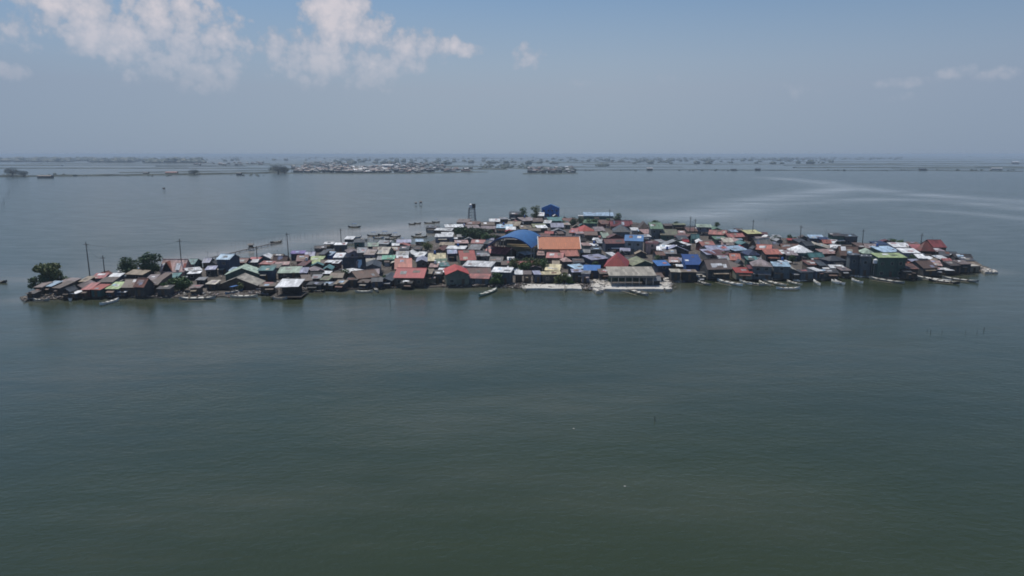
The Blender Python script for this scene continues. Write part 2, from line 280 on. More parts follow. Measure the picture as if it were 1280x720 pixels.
# x0 x1 ytop yeave ybase(0 = hidden) form roof wall [yaw]
CAT = """
32 44 364 367 375 F dark dk
43 54 352 359 370 F mauve br
54 67 351 358 369 F paleblue br -8
67 78 351 360 371 F brown dk
77 88 355 364 374 G slate dk
86 98 363 367 374 F white dk
87 101 352 360 0 G mauve dk 10
98 110 345 352 0 F tan br
101 112 353 362 373 F pinkred mr
112 128 341 348 0 F pinkred lc
113 128 355 362 373 F red tl
133 148 341 347 0 F white nv
131 149 352 361 372 F lime nv
158 180 334 337 345 F rust cr
150 168 348 359 371 S brown br
167 183 347 358 372 S rust dk -10
148 157 361 365 372 F white nv
180 192 343 350 0 F mauve dk
183 196 349 356 368 F brown br
190 200 340 352 0 F rust br
199 221 341 347 357 F teal nv
233 244 323 330 0 S teal gn
231 247 334 338 0 F white dk 25
233 249 339 342 0 F white dk
244 256 346 350 0 F grey dk
252 262 322 328 0 S lilac dk
261 272 324 330 0 G slate sl
255 268 332 337 0 F lilac dk 10
257 271 350 355 364 F beige dk
236 250 356 360 369 F mauve br
195 213 356 361 371 F dark dk
271 291 317 324 343 S paleblue nv
294 309 322 328 0 S maroon mr
309 321 324 328 0 F white dk 10
278 320 330 343 0 G palegreen gn
270 322 343 358 363 G beige br
324 342 326 330 0 F pinkred mr
321 341 332 338 352 F teal nv
323 343 354 358 368 F tan br
338 352 317 324 0 S brown br
340 360 319 326 0 S rust br
342 360 327 331 0 F pink pk
362 380 313 317 0 F purple nv 8
379 392 314 320 0 S lilac nv
368 383 318 326 0 S maroon mr
382 400 320 330 335 F lime dk 2
372 384 325 332 0 F maroon dk
345 373 333 341 349 F palegreen dk
373 382 334 341 349 F lilac dk
385 400 333 340 0 G mauve br 20
388 401 343 348 0 F grey br
374 386 343 351 0 F brown br 15
407 416 315 320 324 F paleblue bl
416 429 316 322 0 F white wh
399 407 312 318 0 F slate dk
406 416 325 328 0 F white mr
417 423 325 329 0 F white mr
401 414 332 337 0 G teal dk
404 412 339 342 0 F white br
411 429 340 347 0 S tan br
400 413 345 350 0 F olive br
383 402 352 356 364 F dark dk
401 418 352 357 363 F slate dk -10
417 432 350 355 363 F tan dk
391 407 307 311 315 F dark dk
404 417 302 305 312 F white dk
417 433 303 306 314 F white sl
428 456 321 337 0 S slate sl 10
452 473 322 334 0 G slate sl
432 451 335 340 0 F white dk 32
438 464 337 347 0 S rust br 25
432 447 347 350 360 F dark dk
447 462 349 353 361 F brown nv
472 491 336 351 359 G slate nv
461 473 336 343 0 F mauve dk
463 478 347 352 361 F slate nv
476 493 319 324 0 F mint gn
430 444 310 316 0 G mauve lc 15
444 457 309 316 0 F grey gy
456 471 311 318 0 S mauve lc
470 487 308 317 0 S beige gg
458 472 303 308 0 F palegreen dk 10
471 487 300 305 0 F grey tl
430 442 295 299 303 F white dk
441 455 299 303 0 F slate tl
489 499 304 307 0 F white dk
486 499 308 313 0 S maroon dk
498 511 307 312 0 F slate dk
494 511 313 319 0 S grey gy
490 512 322 336 0 S coral br 8
493 532 334 347 359 S red br
494 510 319 323 0 F white wh
512 523 313 319 0 G white wh 15
522 534 314 321 0 S white wh -15
518 533 320 327 0 G lilac gy
533 556 316 326 0 F cream br 6
542 558 323 330 0 F green dk
547 561 328 333 0 F teal tl 12
536 548 329 334 0 F pink dk
528 541 336 342 356 F tan br
540 553 337 343 355 F dark dk
500 516 350 354 361 F dark br
558 571 312 317 326 F lilac nv
571 592 312 325 0 S red gg
553 584 329 343 358 G red gg
580 617 326 333 0 F white wh -14
582 613 334 342 0 S maroon mr
585 613 342 348 357 F pinkred sl
610 640 308 317 0 S pinkred br -18
594 612 313 320 0 F slate dk
612 630 320 327 0 S slate dk
600 612 316 320 0 F grey gy
651 665 314 318 0 F white dk 28
635 642 321 326 0 F white dk
615 641 334 340 356 F white sl
626 645 326 331 0 F brown dk
643 654 338 343 354 F white br
654 665 338 343 355 F mauve br
666 677 338 343 355 F lilac nv
671 681 313 319 0 F pink dk
684 706 315 322 0 S pinkred br -10
700 723 312 320 0 S coral br
702 715 321 327 0 H pink dk
682 702 330 338 0 F cream dk
676 702 339 343 355 F cream dk
714 728 336 340 354 F lilac dk
733 757 318 324 335 F lilac nv 22
714 731 330 336 0 F paleblue sl 20
730 752 331 338 350 F blue nv -8
727 739 338 342 355 F grey lc
716 731 323 328 0 F slate lc
748 762 336 342 352 F brown dk
761 771 315 320 0 F white wh 15
760 790 315 334 0 H red mr
788 820 319 332 0 G olive gn
820 838 325 332 348 F blue nv
806 824 301 304 317 F maroon pk
822 848 306 313 0 F white wh
829 847 311 317 0 F grey gy
838 852 321 328 336 F pink sl
852 861 322 328 0 F lilac sl
838 852 336 340 352 F beige dk
852 872 337 340 352 F tan dk
861 882 331 336 0 F lilac dk -8
870 882 343 346 352 F beige gy
882 913 323 336 350 S mauve dk 6
888 913 312 319 0 F maroon br 22
900 914 319 325 0 F grey gy
881 895 311 318 0 F lilac gy
915 929 316 325 0 S coral br -10
912 937 325 336 0 G brown br
920 942 334 341 351 F red gg
934 951 311 319 0 H navy nv
934 949 320 325 0 F teal tl
944 969 323 333 351 H mauve sl
936 946 331 336 350 F maroon sl
958 979 311 318 327 F coral dk -5
968 990 327 333 350 F paleblue sl
976 989 325 328 0 F white dk 15
983 999 331 338 350 G beige sl
998 1018 337 340 351 F slate sl
995 1019 306 316 0 H white sl
1009 1031 315 321 327 S teal gn
1009 1024 325 331 0 F rust br
1016 1027 334 339 350 F white lc 15
1026 1050 336 341 350 F dark dk
1024 1034 327 332 0 F slate dk
1033 1059 319 326 0 H slate nv
1039 1057 331 335 344 F white lc -8
1053 1076 307 319 0 S rust br -10
1062 1076 316 319 345 F slate sl
1076 1091 318 321 346 F slate sl
1050 1064 334 338 347 F mauve br
1081 1096 310 317 0 H palegreen gn
1097 1134 316 322 348 F lime gn
1100 1126 307 315 0 F paleblue gn
1129 1151 310 316 327 F white lc
1134 1150 329 336 349 F rust br -8
1137 1158 327 332 0 S coral br
1152 1170 301 314 0 H brick br
1146 1160 305 313 0 F pinkred br
1168 1185 299 309 0 S brick br -5
1170 1184 310 315 0 F mauve br
1150 1161 317 323 0 F white wh
1159 1170 320 324 0 F white wh 12
1173 1187 319 324 0 F white dk
1150 1172 325 335 346 S rust dk
1168 1181 325 332 0 F pink br -15
1163 1179 334 337 344 F white dk
1181 1193 335 338 343 F white dk
1180 1199 314 320 0 S slate dk -15
1196 1217 317 322 0 S dark dk -12
1185 1201 326 332 342 F dark dk
1199 1215 325 330 341 F mauve dk
1204 1220 321 326 0 F slate dk -10
1130 1141 336 340 350 F slate dk
532 549 282 285 0 F slate dk
555 579 280 284 0 F white br
543 566 285 288 292 F white br
543 566 292 296 303 F white lc
568 585 300 304 0 F pink dk 10
545 556 306 313 0 G rust br
558 583 307 311 0 F white wh
571 587 273 278 0 F mauve br
515 527 308 312 0 F dark dk
583 600 276 280 0 F rust br
600 618 277 281 0 S brown br
583 599 281 285 0 F mauve dk
600 619 282 286 0 F mauve mr
611 625 273 277 0 F white dk
624 635 271 274 0 F grey br
636 653 264 268 276 F slate sl
620 641 280 285 291 F paleblue tl
632 645 283 287 0 F white wh
635 652 276 282 0 S tan br -12
650 668 271 276 0 F mauve dk 15
648 664 281 286 0 S tan br
664 682 279 284 0 S olive br
589 607 299 304 0 S pinkred br
586 602 305 312 0 F grey gy
605 618 300 305 0 F slate dk
677 700 256 260 272 G blue bl
685 706 271 276 0 F teal tl
668 681 265 270 0 F white dk
666 679 272 277 0 F rust nv
680 690 275 279 0 F white nv
688 705 278 284 0 S lilac sl
704 713 278 281 286 F beige gg
704 720 272 277 0 F rust br
670 684 281 285 0 F white br
688 708 286 290 295 G grey sl
713 724 285 291 0 F pinkred br
722 743 281 289 0 H red br
719 731 289 292 0 F pink wh
731 748 289 294 0 F rust br
743 757 283 289 0 F mauve br
741 749 297 300 0 F white dk
739 747 304 307 0 F white dk 15
727 738 303 307 317 F pink gg
738 753 308 312 0 F slate gg
746 759 298 304 0 F grey sl
753 763 290 297 0 F palegreen gy
730 768 265 270 274 F paleblue tl
730 748 274 279 0 F green tl
750 766 275 280 0 F rust mr
762 791 275 282 0 S pinkred br 8
768 790 280 290 0 H slate sl
759 780 288 297 0 G maroon mr
755 783 298 304 315 S maroon nv
783 807 293 301 317 S blue pg
789 804 284 288 292 F white wh
789 804 280 284 0 S brown br
800 815 276 286 0 H brown mr
803 816 286 292 0 F pink br 10
800 814 293 296 302 F white lc
813 830 278 286 299 F green sl
822 832 299 303 0 F grey gy 15
776 790 276 280 0 F pink br
841 858 279 281 288 F olive dk
828 849 286 294 0 F olive gn
849 858 288 292 0 F pink br
850 868 289 297 0 G maroon dk 20
859 873 284 289 0 F rust br
872 891 280 284 294 F palegreen lc
889 906 280 288 0 G green gg
890 911 287 293 0 S pinkred br -15
828 860 299 307 0 G grey dk
828 862 308 314 0 G lilac dk
846 862 302 307 0 F white dk 25
864 875 292 298 304 S teal tl
873 883 299 304 0 G white wh
875 894 301 307 0 S pinkred mr 10
893 909 295 299 305 F green gn
882 911 306 313 0 S lilac gy 12
848 862 294 300 0 F slate dk
919 930 285 288 292 F dark mr
908 931 291 296 0 S pinkred br
905 919 297 303 0 F beige pk
918 930 297 302 0 G pink br
932 952 287 292 301 F yellow mr
951 961 290 293 299 F maroon nv
940 966 297 307 0 S beige br 22
925 940 300 306 0 G teal nv
912 934 307 313 0 F paleblue nv 18
950 968 305 312 0 S coral br -15
963 979 306 312 0 F rust br
971 980 295 301 0 G grey gy
965 975 301 306 0 F slate dk
980 1002 304 312 0 S rust br -10
975 983 312 317 0 F white dk
984 999 313 319 0 F mauve sl
996 1010 298 303 0 F slate dk
1014 1032 293 298 0 F paleblue nv -10
1005 1018 301 307 0 S slate sl
1025 1039 296 300 0 F navy nv
1030 1041 299 304 0 S coral br
1037 1047 299 304 0 F white br -25
1017 1030 302 307 0 G beige br
1028 1041 304 310 0 F beige gn 20
1040 1056 291 295 305 F dark gn
1056 1073 292 296 305 F slate sl
1041 1053 306 310 0 F white dk -15
1027 1049 311 317 0 F pink mr 8
1073 1085 303 309 0 F rust br
1084 1099 304 310 0 S mauve br
1094 1112 301 306 0 F navy nv
1118 1141 303 309 0 F white wh -5
1139 1153 302 307 0 F rust br
"""
for ln in CAT.strip().splitlines():
    p = ln.split(); v = [float(a) for a in p[:5]]
    house(*v[:4], v[4], p[5], p[6], p[7], float(p[8]) if len(p) > 8 else None)
church = house(673, 726, 295, 311, 0, 'S', 'orange', 'cr', 0, name='church', cat='church')
church['h'] = 5.0; e, t = at(699.5, 311, 5.0); church.update(X=e.x, Y=e.y, w=53/F*t-.7, d=15, t=t, sd=(H-5)/t)
hall = house(199, 231, 323, 339, 346, 'S', 'palepink', 'pk', 0, name='village_hall', cat='hall'); hall['d'] = 7
tarp = house(859, 881, 317, 331, 345, 'F', 'deepblue', 'nb', -6)

# shoreline of the island as seen, back (left to right) and front
BACK = [(26,371),(60,362),(110,352),(160,345),(200,338),(250,334),(300,330),(350,324),(390,317),(430,310),(470,307),(505,306),(530,304),(546,299),(554,289),(566,281),(590,278),(630,276),(680,273),(735,273),(775,275),(830,284),(900,289),(950,295),(1000,299),(1070,303),(1120,305),(1160,309),(1195,320),(1225,331),(1240,336)]
FRONT = [(1238,339),(1215,339),(1180,342),(1133,343),(1090,342),(1050,341),(1015,345),(980,345),(940,345),(900,345),(870,345),(841,347),(836,361),(780,361),(740,362),(727,359.5),(650,359.5),(610,357.5),(560,358.5),(500,358),(430,362),(395,361),(340,366),(310,369),(230,371.5),(190,371.5),(110,371),(60,374),(30,374.5)]
poly = [at(x, y, .3)[0].xy for x, y in BACK + FRONT]
def inside(x, y):
    c = False; n = len(poly)
    for i in range(n):
        a, b = poly[i], poly[i-1]
        if (a.y > y) != (b.y > y) and x < (b.x - a.x) * (y - a.y) / (b.y - a.y) + a.x: c = not c
    return c
COURT = dict(X=2.0, Y=290, w=22, d=34)
# pull depths in so that neighbours do not run through each other
BUILDINGS.sort(key=lambda b: b['Y'])
for i, a in enumerate(BUILDINGS):
    for b in BUILDINGS[i+1:]:
        if abs(a['X'] - b['X']) < (a['w'] + b['w']) / 2 * .85 and a['Y'] + a['d'] > b['Y']:
            gap = b['Y'] - a['Y'] - .3
            a['d'] = max(2.6, gap) if gap > 2.2 else a['d']
ncat = len(BUILDINGS)
# low sheds in the gaps the roofs leave
def hits(x, y, w, d):
    if abs(x - COURT['X'] - (y-290)*.2) < (w + COURT['w']) / 2 and COURT['Y'] - 2 < y + d and y < COURT['Y'] + COURT['d']: return True
    for b in BUILDINGS:
        if abs(x - b['X']) < (w + b['w']) / 2 - .2 and y < b['Y'] + b['d'] and b['Y'] < y + d: return True
    return False
fills = 0; tries = 0
while fills < 118 and tries < 20000:
    tries += 1
    y = U(210, 520); x = U(-.75, .75) * y
    w = U(2.8, 7.0) if fills < 60 else U(2.4, 4.2); d = U(3, 6) if fills < 60 else U(2.2, 4)
    if not all(inside(x + a, y + b) for a, b in ((-w/2, 0), (w/2, 0), (-w/2, d), (w/2, d))): continue
    if hits(x, y, w, d): continue
    fills += 1
    BUILDINGS.append(dict(X=x, Y=y, w=w, d=d, h=U(2.1, 2.9), t=y, sd=45/y, P=0, k=random.choice('FFSG'), yaw=None, yb=0, ye=0, xm=0, name=None, cat=None,
        col=random.choice(['rust','rust','mauve','grey','slate','brown','maroon','tan','pinkred','dark','grey','lilac','white','white','paleblue','beige','red','teal','slate']), wall=random.choice(['dk','br','gy','sl','dk','br'])))
print('total', len(BUILDINGS), 'catalogued', ncat, 'fill', fills)

THINGS = []   # (root, base words, screen x, screen y, kind key)  -> labels at the end
LANDMARKS = []
def mark(px, py, words): LANDMARKS.append((px, py, words))
FORM = {'S': 'gabled', 'G': 'gable-fronted', 'F': 'lean-to', 'H': 'hipped'}
for b in BUILDINGS:
    k, w, d, h, t, sd, P = (b[q] for q in ('k', 'w', 'd', 'h', 't', 'sd', 'P'))
    if P:
        ex = P * t / F
        if k == 'F': r = min(3.2, max(.3, ex - d * sd))
        elif k in 'SH': r = min(5, max(.7, ex - d / 2 * sd))
        else: r = min(3.2, max(.8, .2 * w))
    else: r = U(.4, .9) if k == 'F' else U(.8, 1.3)
    yaw = b['yaw'] if b['yaw'] is not None else U(-13, 13)
    waterfront = bool(b['yb']) and (b['yb'] > 343 or not inside(b['X'], b['Y'] - 4))
    zb = .75 if waterfront else .2
    small = w * d < 30 and h < 3.2
    nm = b['name'] or ('shed' if small else ('stilt_house' if waterfront else 'house'))
    root = empty(nm, (b['X'], b['Y'] + d / 2, 0), R(yaw))
    wall, roof = roof_and_wall(root, k, w, d, h, r, ROOF[b['col']], WALL[b['wall']], z0=zb)
    yf = -d / 2
    vis = (b['yb'] - b['ye']) if b['yb'] else 0
    if waterfront and nm != 'village_hall':
        n = max(2, min(5, int(w / 2.6) + 1))
        for yy in (yf + .15, d / 2 - .3):
            for q in range(n):
                xx = -w/2 + .15 + (w - .3) * q / (n - 1)
                MB().tube((0, 0, -1.2), (U(-.08, .08), 0, .80), .10, .09).build('stilt', M_WOOD, root, loc=(xx, yy, 0))
        MB().box(-w/2 - .1, w/2 + .1, yf - .25, d/2, .55, .745).build('floor_deck', M_WOOD, root)
    if vis >= 6:
        storeys = 2 if h > 4.9 else 1
        for s in range(storeys):
            zc = zb + (1.35 if storeys == 1 else (1.35 + s * (h - zb) / 2))
            n = max(1, int(w / 3.0))
            for q in range(n):
                xx = -w/2 + w * (q + .5) / n + U(-.2, .2)
                if s == 0 and q == n // 2: door_part(root, xx, zb, yf); continue
                window_part(root, xx, min(zc, h - .75), yf, U(.8, 1.3), U(.8, 1.1))
    elif P == 0 or True:
        if h > 2.3: window_part(root, U(-w/4, w/4), min(h - .8, 1.75), yf, 1.0, .8)
    if vis >= 6 and not b['name'] and random.random() < .55:
        aw = U(.35, .8) * w; ax = U(-.5, .5) * (w - aw); az_ = min(h - .45, zb + 2.3); ad = U(1.0, 1.9)
        MB().slab([(-aw/2, -ad, -.35), (aw/2, -ad, -.35 + U(-.1, .1)), (aw/2, 0, 0), (-aw/2, 0, 0)], .06).build('awning', ROOF[random.choice(['white','rust','grey','mauve','brown','tan','beige','slate','rust'])], root, loc=(ax, yf - .01, az_))
    if not b['name'] and P and w > 4.5 and random.random() < .5:
        aw = U(1.8, min(4.0, w * .6)); ad = U(1.6, 2.8); ah = min(h - .3, zb + U(1.9, 2.4)); sx_ = random.choice((-1, 1))
        if random.random() < .5 and not waterfront: ax, ay = U(-.4, .4) * (w - aw), yf - ad / 2 - .02
        else: ax, ay = sx_ * (w / 2 + aw / 2 + .02), U(-.3, .3) * (d - ad)
        an = MB().add([(-aw/2,-ad/2,zb),(aw/2,-ad/2,zb),(aw/2,ad/2,zb),(-aw/2,ad/2,zb),(-aw/2,-ad/2,ah-.3),(aw/2,-ad/2,ah-.3),(aw/2,ad/2,ah),(-aw/2,ad/2,ah)],
                      [(0,1,5,4),(1,2,6,5),(2,3,7,6),(3,0,4,7)]).build('lean_to', WALL[random.choice(['dk','br','gy','sl','wh','tn'])], root, loc=(ax, ay, 0))
        MB().slab([(-aw/2-.15,-ad/2-.3,ah-.27),(aw/2+.15,-ad/2-.3,ah-.27+U(-.1,.1)),(aw/2+.15,ad/2+.1,ah+.12),(-aw/2-.15,ad/2+.1,ah+.12)], .06).build('lean_to_roof',
                      ROOF[random.choice(['white','rust','grey','mauve','brown','slate','pinkred','lilac','dark','tan','paleblue'])], an)
    if k in 'SFG' and not b['name'] and P:
        for q in range(random.choice([0, 1, 1, 2, 2, 3])):
            pw, pd = U(.9, 2.6), U(.8, 1.8)
            if pw > w - 1: continue
            px_ = U(-.5, .5) * (w - pw - .3)
            if k == 'G': continue
            run = d if k == 'F' else d / 2; sl = r / run
            if pd > run - .4: continue
            y_ = yf + U(.1, max(.15, run - pd - .2)); z_ = h + (y_ - yf) * sl + .145
            MB().slab([(0, 0, 0), (pw, U(0, .15), U(0, .05)), (pw + U(-.2, .2), pd, pd * sl + U(0, .05)), (U(-.2, .2), pd, pd * sl + .02)], .03).build('roof_sheet',
                ROOF[random.choice(['white','white','rust','rust','grey','mauve','brown','pinkred','lilac','slate','paleblue','beige'])], root, loc=(px_ - pw/2, y_, z_))
    pts = proj((b['X'], b['Y'] + (d/2 if k != 'F' else 0), h + r * .5))
    b['root'] = root; b['r'] = r; b['px'] = pts
    if b['name'] == 'church':
        m = MB()
        for sx in (-1, 1):
            X = sx * (w/2 + .42); s = r / (d/2)
            for sy in (-1, 1):
                m.tube((X, 0, h + r + .15), (X, sy * (d/2 + .35), h - s * .35 + .15), .22, n=4)
        m.tube((-w/2 - .3, 0, h + r + .2), (w/2 + .3, 0, h + r + .2), .18, n=4)
        m.build('roof_edging', M_TRIMW, root)
        MB().tube((0,0,0),(0,0,1.6),.1,n=4).tube((-.45,0,1.1),(.45,0,1.1),.09,n=4).build('roof_cross', M_TRIMW, root, loc=(-w/2-.1, 0, h + r + .2))
        tag(root, 'large church with a long orange gabled roof edged in white', 'church')
    elif b['name'] == 'village_hall':
        gx, hw_, zz0, zz1, y0 = -1.8, 1.7, h + .05, h + .85 * r, yf - .3
        dm = MB().slab([(-hw_-.3, y0, zz0), (0, y0, zz1 + .2), (0, 0, zz1 + .2), (-hw_-.3, 0, zz0)], .12).slab([(.004, y0, zz1 + .2), (hw_+.3, y0, zz0), (hw_+.3, 0, zz0), (.004, 0, zz1 + .2)], .12).build('dormer', ROOF['coral'], root, loc=(gx, 0, 0))
        MB().add([(-hw_, y0 + .15, zz0 - .3), (hw_, y0 + .15, zz0 - .3), (0, y0 + .15, zz1)], [(0, 1, 2)]).build('gable_opening_shade', M_DARK, dm)  # flat dark triangle stands in for the shade inside the dormer opening
        sl_ = r / (d / 2)
        for x_, w_, c_ in ((-4.3, 1.3, 'white'), (1.0, 1.6, 'white'), (3.7, 1.0, 'coral')):
            ya, yb_ = yf + .2, yf + 2.2; MB().slab([(0, ya, h + (ya-yf)*sl_ + .16), (w_, ya, h + (ya-yf)*sl_ + .16), (w_, yb_, h + (yb_-yf)*sl_ + .16), (0, yb_, h + (yb_-yf)*sl_ + .16)], .03).build('roof_sheet', ROOF[c_], root, loc=(x_, 0, 0))
        tag(root, 'hall with patchy pink and white roof and a dark triangular dormer', 'hall')
    else:
        two = h > 4.9
        size = 'small' if w < 5 else ('wide' if w > 9.5 else '')
        wtxt = f' over {WC[b["wall"]][1]} walls' if vis >= 6 else ''
        base = ' '.join(x for x in (size, 'two-storey' if two else '', f'{nm.replace("_", " ")}') if x)
        roofw = f'{RC[b["col"]][1]} {FORM[k]} roof'
        THINGS.append([root, f'{base} with {roofw}{wtxt}', pts[0], pts[1], 'shed' if small else 'house',
                       {'shed': 'small sheds of the island village', 'house': 'houses of the island village'}['shed' if small else 'house']])
def lm_b(x, y, words):
    mark(x, y, words)

for x, y, wds in [(640,298,'blue arched court roof'),(700,303,'orange-roofed church'),(688,264,'bright blue gabled house'),(590,265,'water tower'),
    (795,298,'blue-roofed two-storey house'),(790,340,'open beige boat shed'),(775,326,'red hipped house'),(214,332,'pink-and-white hall'),
    (1115,322,'lime-roofed waterfront house'),(1168,307,'red hipped end house'),(1006,312,'white pyramid roof'),(870,325,'deep blue sheet wall'),
    (359,354,'big white dock roof'),(296,350,'wide beige gable'),(391,325,'lime roof'),(568,338,'red-gabled grey house'),(484,321,'mint green roof'),
    (942,290,'yellowish roof'),(749,268,'long pale blue roof'),(60,342,'spreading tree'),(1076,325,'slate twin blocks'),(1218,335,'bare concrete hut'),
    (513,341,'long red roof'),(281,321,'pale blue tower house'),(442,328,'big slate roof'),(1056,294,'dark long block'),(821,282,'green-topped tall house'),
    (598,330,'long white strip roof'),(140,356,'lime waterfront roof'),(896,331,'speckled pinkish waterfront roof')]:
    mark(x, y, wds)

# ------------------------------------------------------------------ court with a blue barrel roof
def arch_pts(w, r, n=18):
    Rr = (w*w/4 + r*r) / (2*r); a = math.asin(w/2/Rr)
    return [(Rr * math.sin(-a + 2*a*i/n), Rr * math.cos(-a + 2*a*i/n) - (Rr - r)) for i in range(n+1)]
p0, _ = at(636, 296, 11.0); root = empty('covered_court', (p0.x, p0.y, 0), -math.atan2(6.9, 29))
L = 29.0; W = 19.5; Rz = 6.6
ap = arch_pts(W, 4.4); m = MB()
for i in range(len(ap) - 1):
    (xa, za), (xb, zb) = ap[i], ap[i+1]
    m.slab([(xa, 0, za+Rz), (xb, 0, zb+Rz), (xb, L, zb+Rz), (xa, L, za+Rz)], .12)
m.build('roof', ROOF['blue'], root)
for yy in (-.05, L + .05):
    m = MB()
    for i in range(len(ap) - 1):
        m.tube((ap[i][0], yy, ap[i][1]+Rz-.25), (ap[i+1][0], yy, ap[i+1][1]+Rz-.25), .2, n=4)
    m.build('arch_truss', ROOF['deepblue'], root)
for sx in (-1, 1):
    for q in range(6): MB().box(-.2, .2, -.2, .2, 0, Rz + .05).build('column', M_CONC, root, loc=(sx * (W/2 - .3), 1 + q * (L - 2) / 5, 0))
m = MB()
for s in range(5): m.box(-W/2 + 2, W/2 - 2, L - 5 + s, L - 4.02 + s, 0.3, 1.2 + s * .75)
m.build('bleachers', plain_mat('bleacher', (.5, .42, .28), .8), root)
MB().box(-W/2, W/2, -1, L + 1, 0.2, .58).build('court_floor', M_CONC, root)
MB().box(-W/2 + 1, W/2 - 1, L + .3, L + .5, .58, 6.2).build('end_wall', WALL['nv'], root)
tag(root, 'open-sided ball court under a large blue arched roof', 'covered court')

# open beige boat shed on its concrete apron
p0, t0 = at(790, 357, .9); root = empty('boat_shed', (p0.x, p0.y, 0), 0)
W = 52 / F * t0; zf = atY(790, 344, p0.y)[0].z
MB().slab([(-W/2-1, -.8, zf), (W/2+1, -.8, zf), (W/2+1, 8, zf+1.7), (-W/2-1, 8, zf+1.7)], .12).build('roof', ROOF['beige'], root)
MB().box(-W/2-.9, W/2+.9, -.74, -.6, zf-.75, zf-.13).build('fascia', plain_mat('grey_fascia', (.2,.2,.19)), root)
MB().box(-W/2, W/2, 7.2, 7.4, .9, zf+1.4).build('wall', WALL['gn'], root)
for q in range(7): MB().box(-.13, .13, -.13, .13, .9, zf-.02).build('post', M_CONC, root, loc=(-W/2 + W*q/6, -.3, 0))
for x in (-2.6, .9): MB().box(-.5, .5, -.06, 0, 0, .7).build('wall_sign', M_TRIMW, root, loc=(x, 7.19, 2.4))
tag(root, 'open-fronted boat shed with wide beige roof on a concrete apron', 'boat shed')
# concrete hut at the tip
p0, t0 = at(1218, 340, .3); root = empty('concrete_hut', (p0.x, p0.y, 0), R(8))
MB().box(-2.0,-.5,-.0,3.6,.2,2.5).box(.45,2.0,0,3.6,.2,2.5).box(-.5,.45,2.2,3.6,.2,2.5).box(-.5,.45,0,2.2,1.9,2.5).build('wall', WALL['tn'], root)
MB().box(-2.3, 2.3, -.3, 3.9, 2.505, 2.72).build('roof', M_CONC, root)
tag(root, 'bare tan concrete hut with a dark doorway on the spit', 'hut')
# dock shed with big white roof
p0, t0 = at(359, 371, .5); root = empty('dock_shed', (p0.x, p0.y, 0), R(2))
W = 29 / F * t0; ze = atY(359, 359, p0.y)[0].z
MB().slab([(-W/2, 0, ze), (W/2, .3, ze+.15), (W/2, 8.5, ze+1.1), (-W/2, 8.5, ze+1.25)], .1).build('roof', ROOF['white'], root)
MB().box(-W/2+.5, W/2-.5, 5.5, 5.7, .8, ze+.55).build('wall', WALL['dk'], root)
MB().box(-W/2-1.2, W/2+1.2, -2.0, 8, .55, .8).build('floor_deck', M_WOOD, root)
for x in range(5):
    for y in (-1.7, 1.2, 5.2): MB().tube((0,0,-1.2),(0,0,.54 if y < 0 else ze-.05), .1).build('stilt', M_WOOD, root, loc=(-W/2+.3+(W-.6)*x/4, y, 0))
tag(root, 'stilted dock shed under a big bright white sheet roof', 'dock shed')
# water tower
p0, t0 = at(590, 279, .4); root = empty('water_tower', (p0.x, p0.y, .3), R(12))
topz = atY(590, 255, p0.y)[0].z
m = MB(); hw = 2.5
for z in np.arange(1.5, topz - 3, 1.9):
    q = hw * (1 - .3 * z / topz)
    for a, b in (((-q,-q),(q,-q)),((q,-q),(q,q)),((q,q),(-q,q)),((-q,q),(-q,-q))):
        m.tube((*a, z), (*b, z), .12, n=4); m.tube((*a, z), (*b, min(z + 1.9, topz-3)), .09, n=4)
m.build('bracing', M_METAL, root)
for sx in (-1, 1):
    for sy in (-1, 1): MB().tube((sx*hw, sy*hw, 0), (sx*hw*.7, sy*hw*.7, topz-3), .24).build('leg', M_METAL, root)
MB().box(-1.9, 1.9, -1.9, 1.9, topz-3.0, topz-2.8).build('platform', M_WOOD, root)
MB().tube((-.7,0,topz-2.8),(-.7,0,topz-.6), 1.0, n=16).tube((-.7,0,topz-.6),(-.7,0,topz-.1), 1.0, .2, n=16).build('tank', M_WHITEP, root)
MB().tube((1.2,.3,topz-2.8),(1.2,.3,topz-.2), 1.3, n=16).build('tank', M_DARK, root)
tag(root, 'tall lattice water tower carrying one white and one dark tank', 'water tower')
# round white tank on a stand
p0, t0 = at(1091, 346, .4); root = empty('water_tank', (p0.x, p0.y, 0))
z1 = atY(1091, 329, p0.y)[0].z
root.location.y -= .9
for sx in (-1, 1):
    for sy in (-1, 1): MB().tube((sx*.8, sy*.8, .2), (sx*.8, sy*.8, z1), .09).build('leg', M_METAL, root)
MB().box(-1, 1, -1, 1, z1, z1+.12).build('platform', M_WOOD, root)
MB().tube((0,0,z1+.12),(0,0,z1+1.4), .85, n=18).tube((0,0,z1+1.4),(0,0,z1+1.75), .85, .2, n=18).build('tank', M_WHITEP, root)
tag(root, 'round white water tank on a tall stand beside the lime-roofed waterfront house', 'water tank')

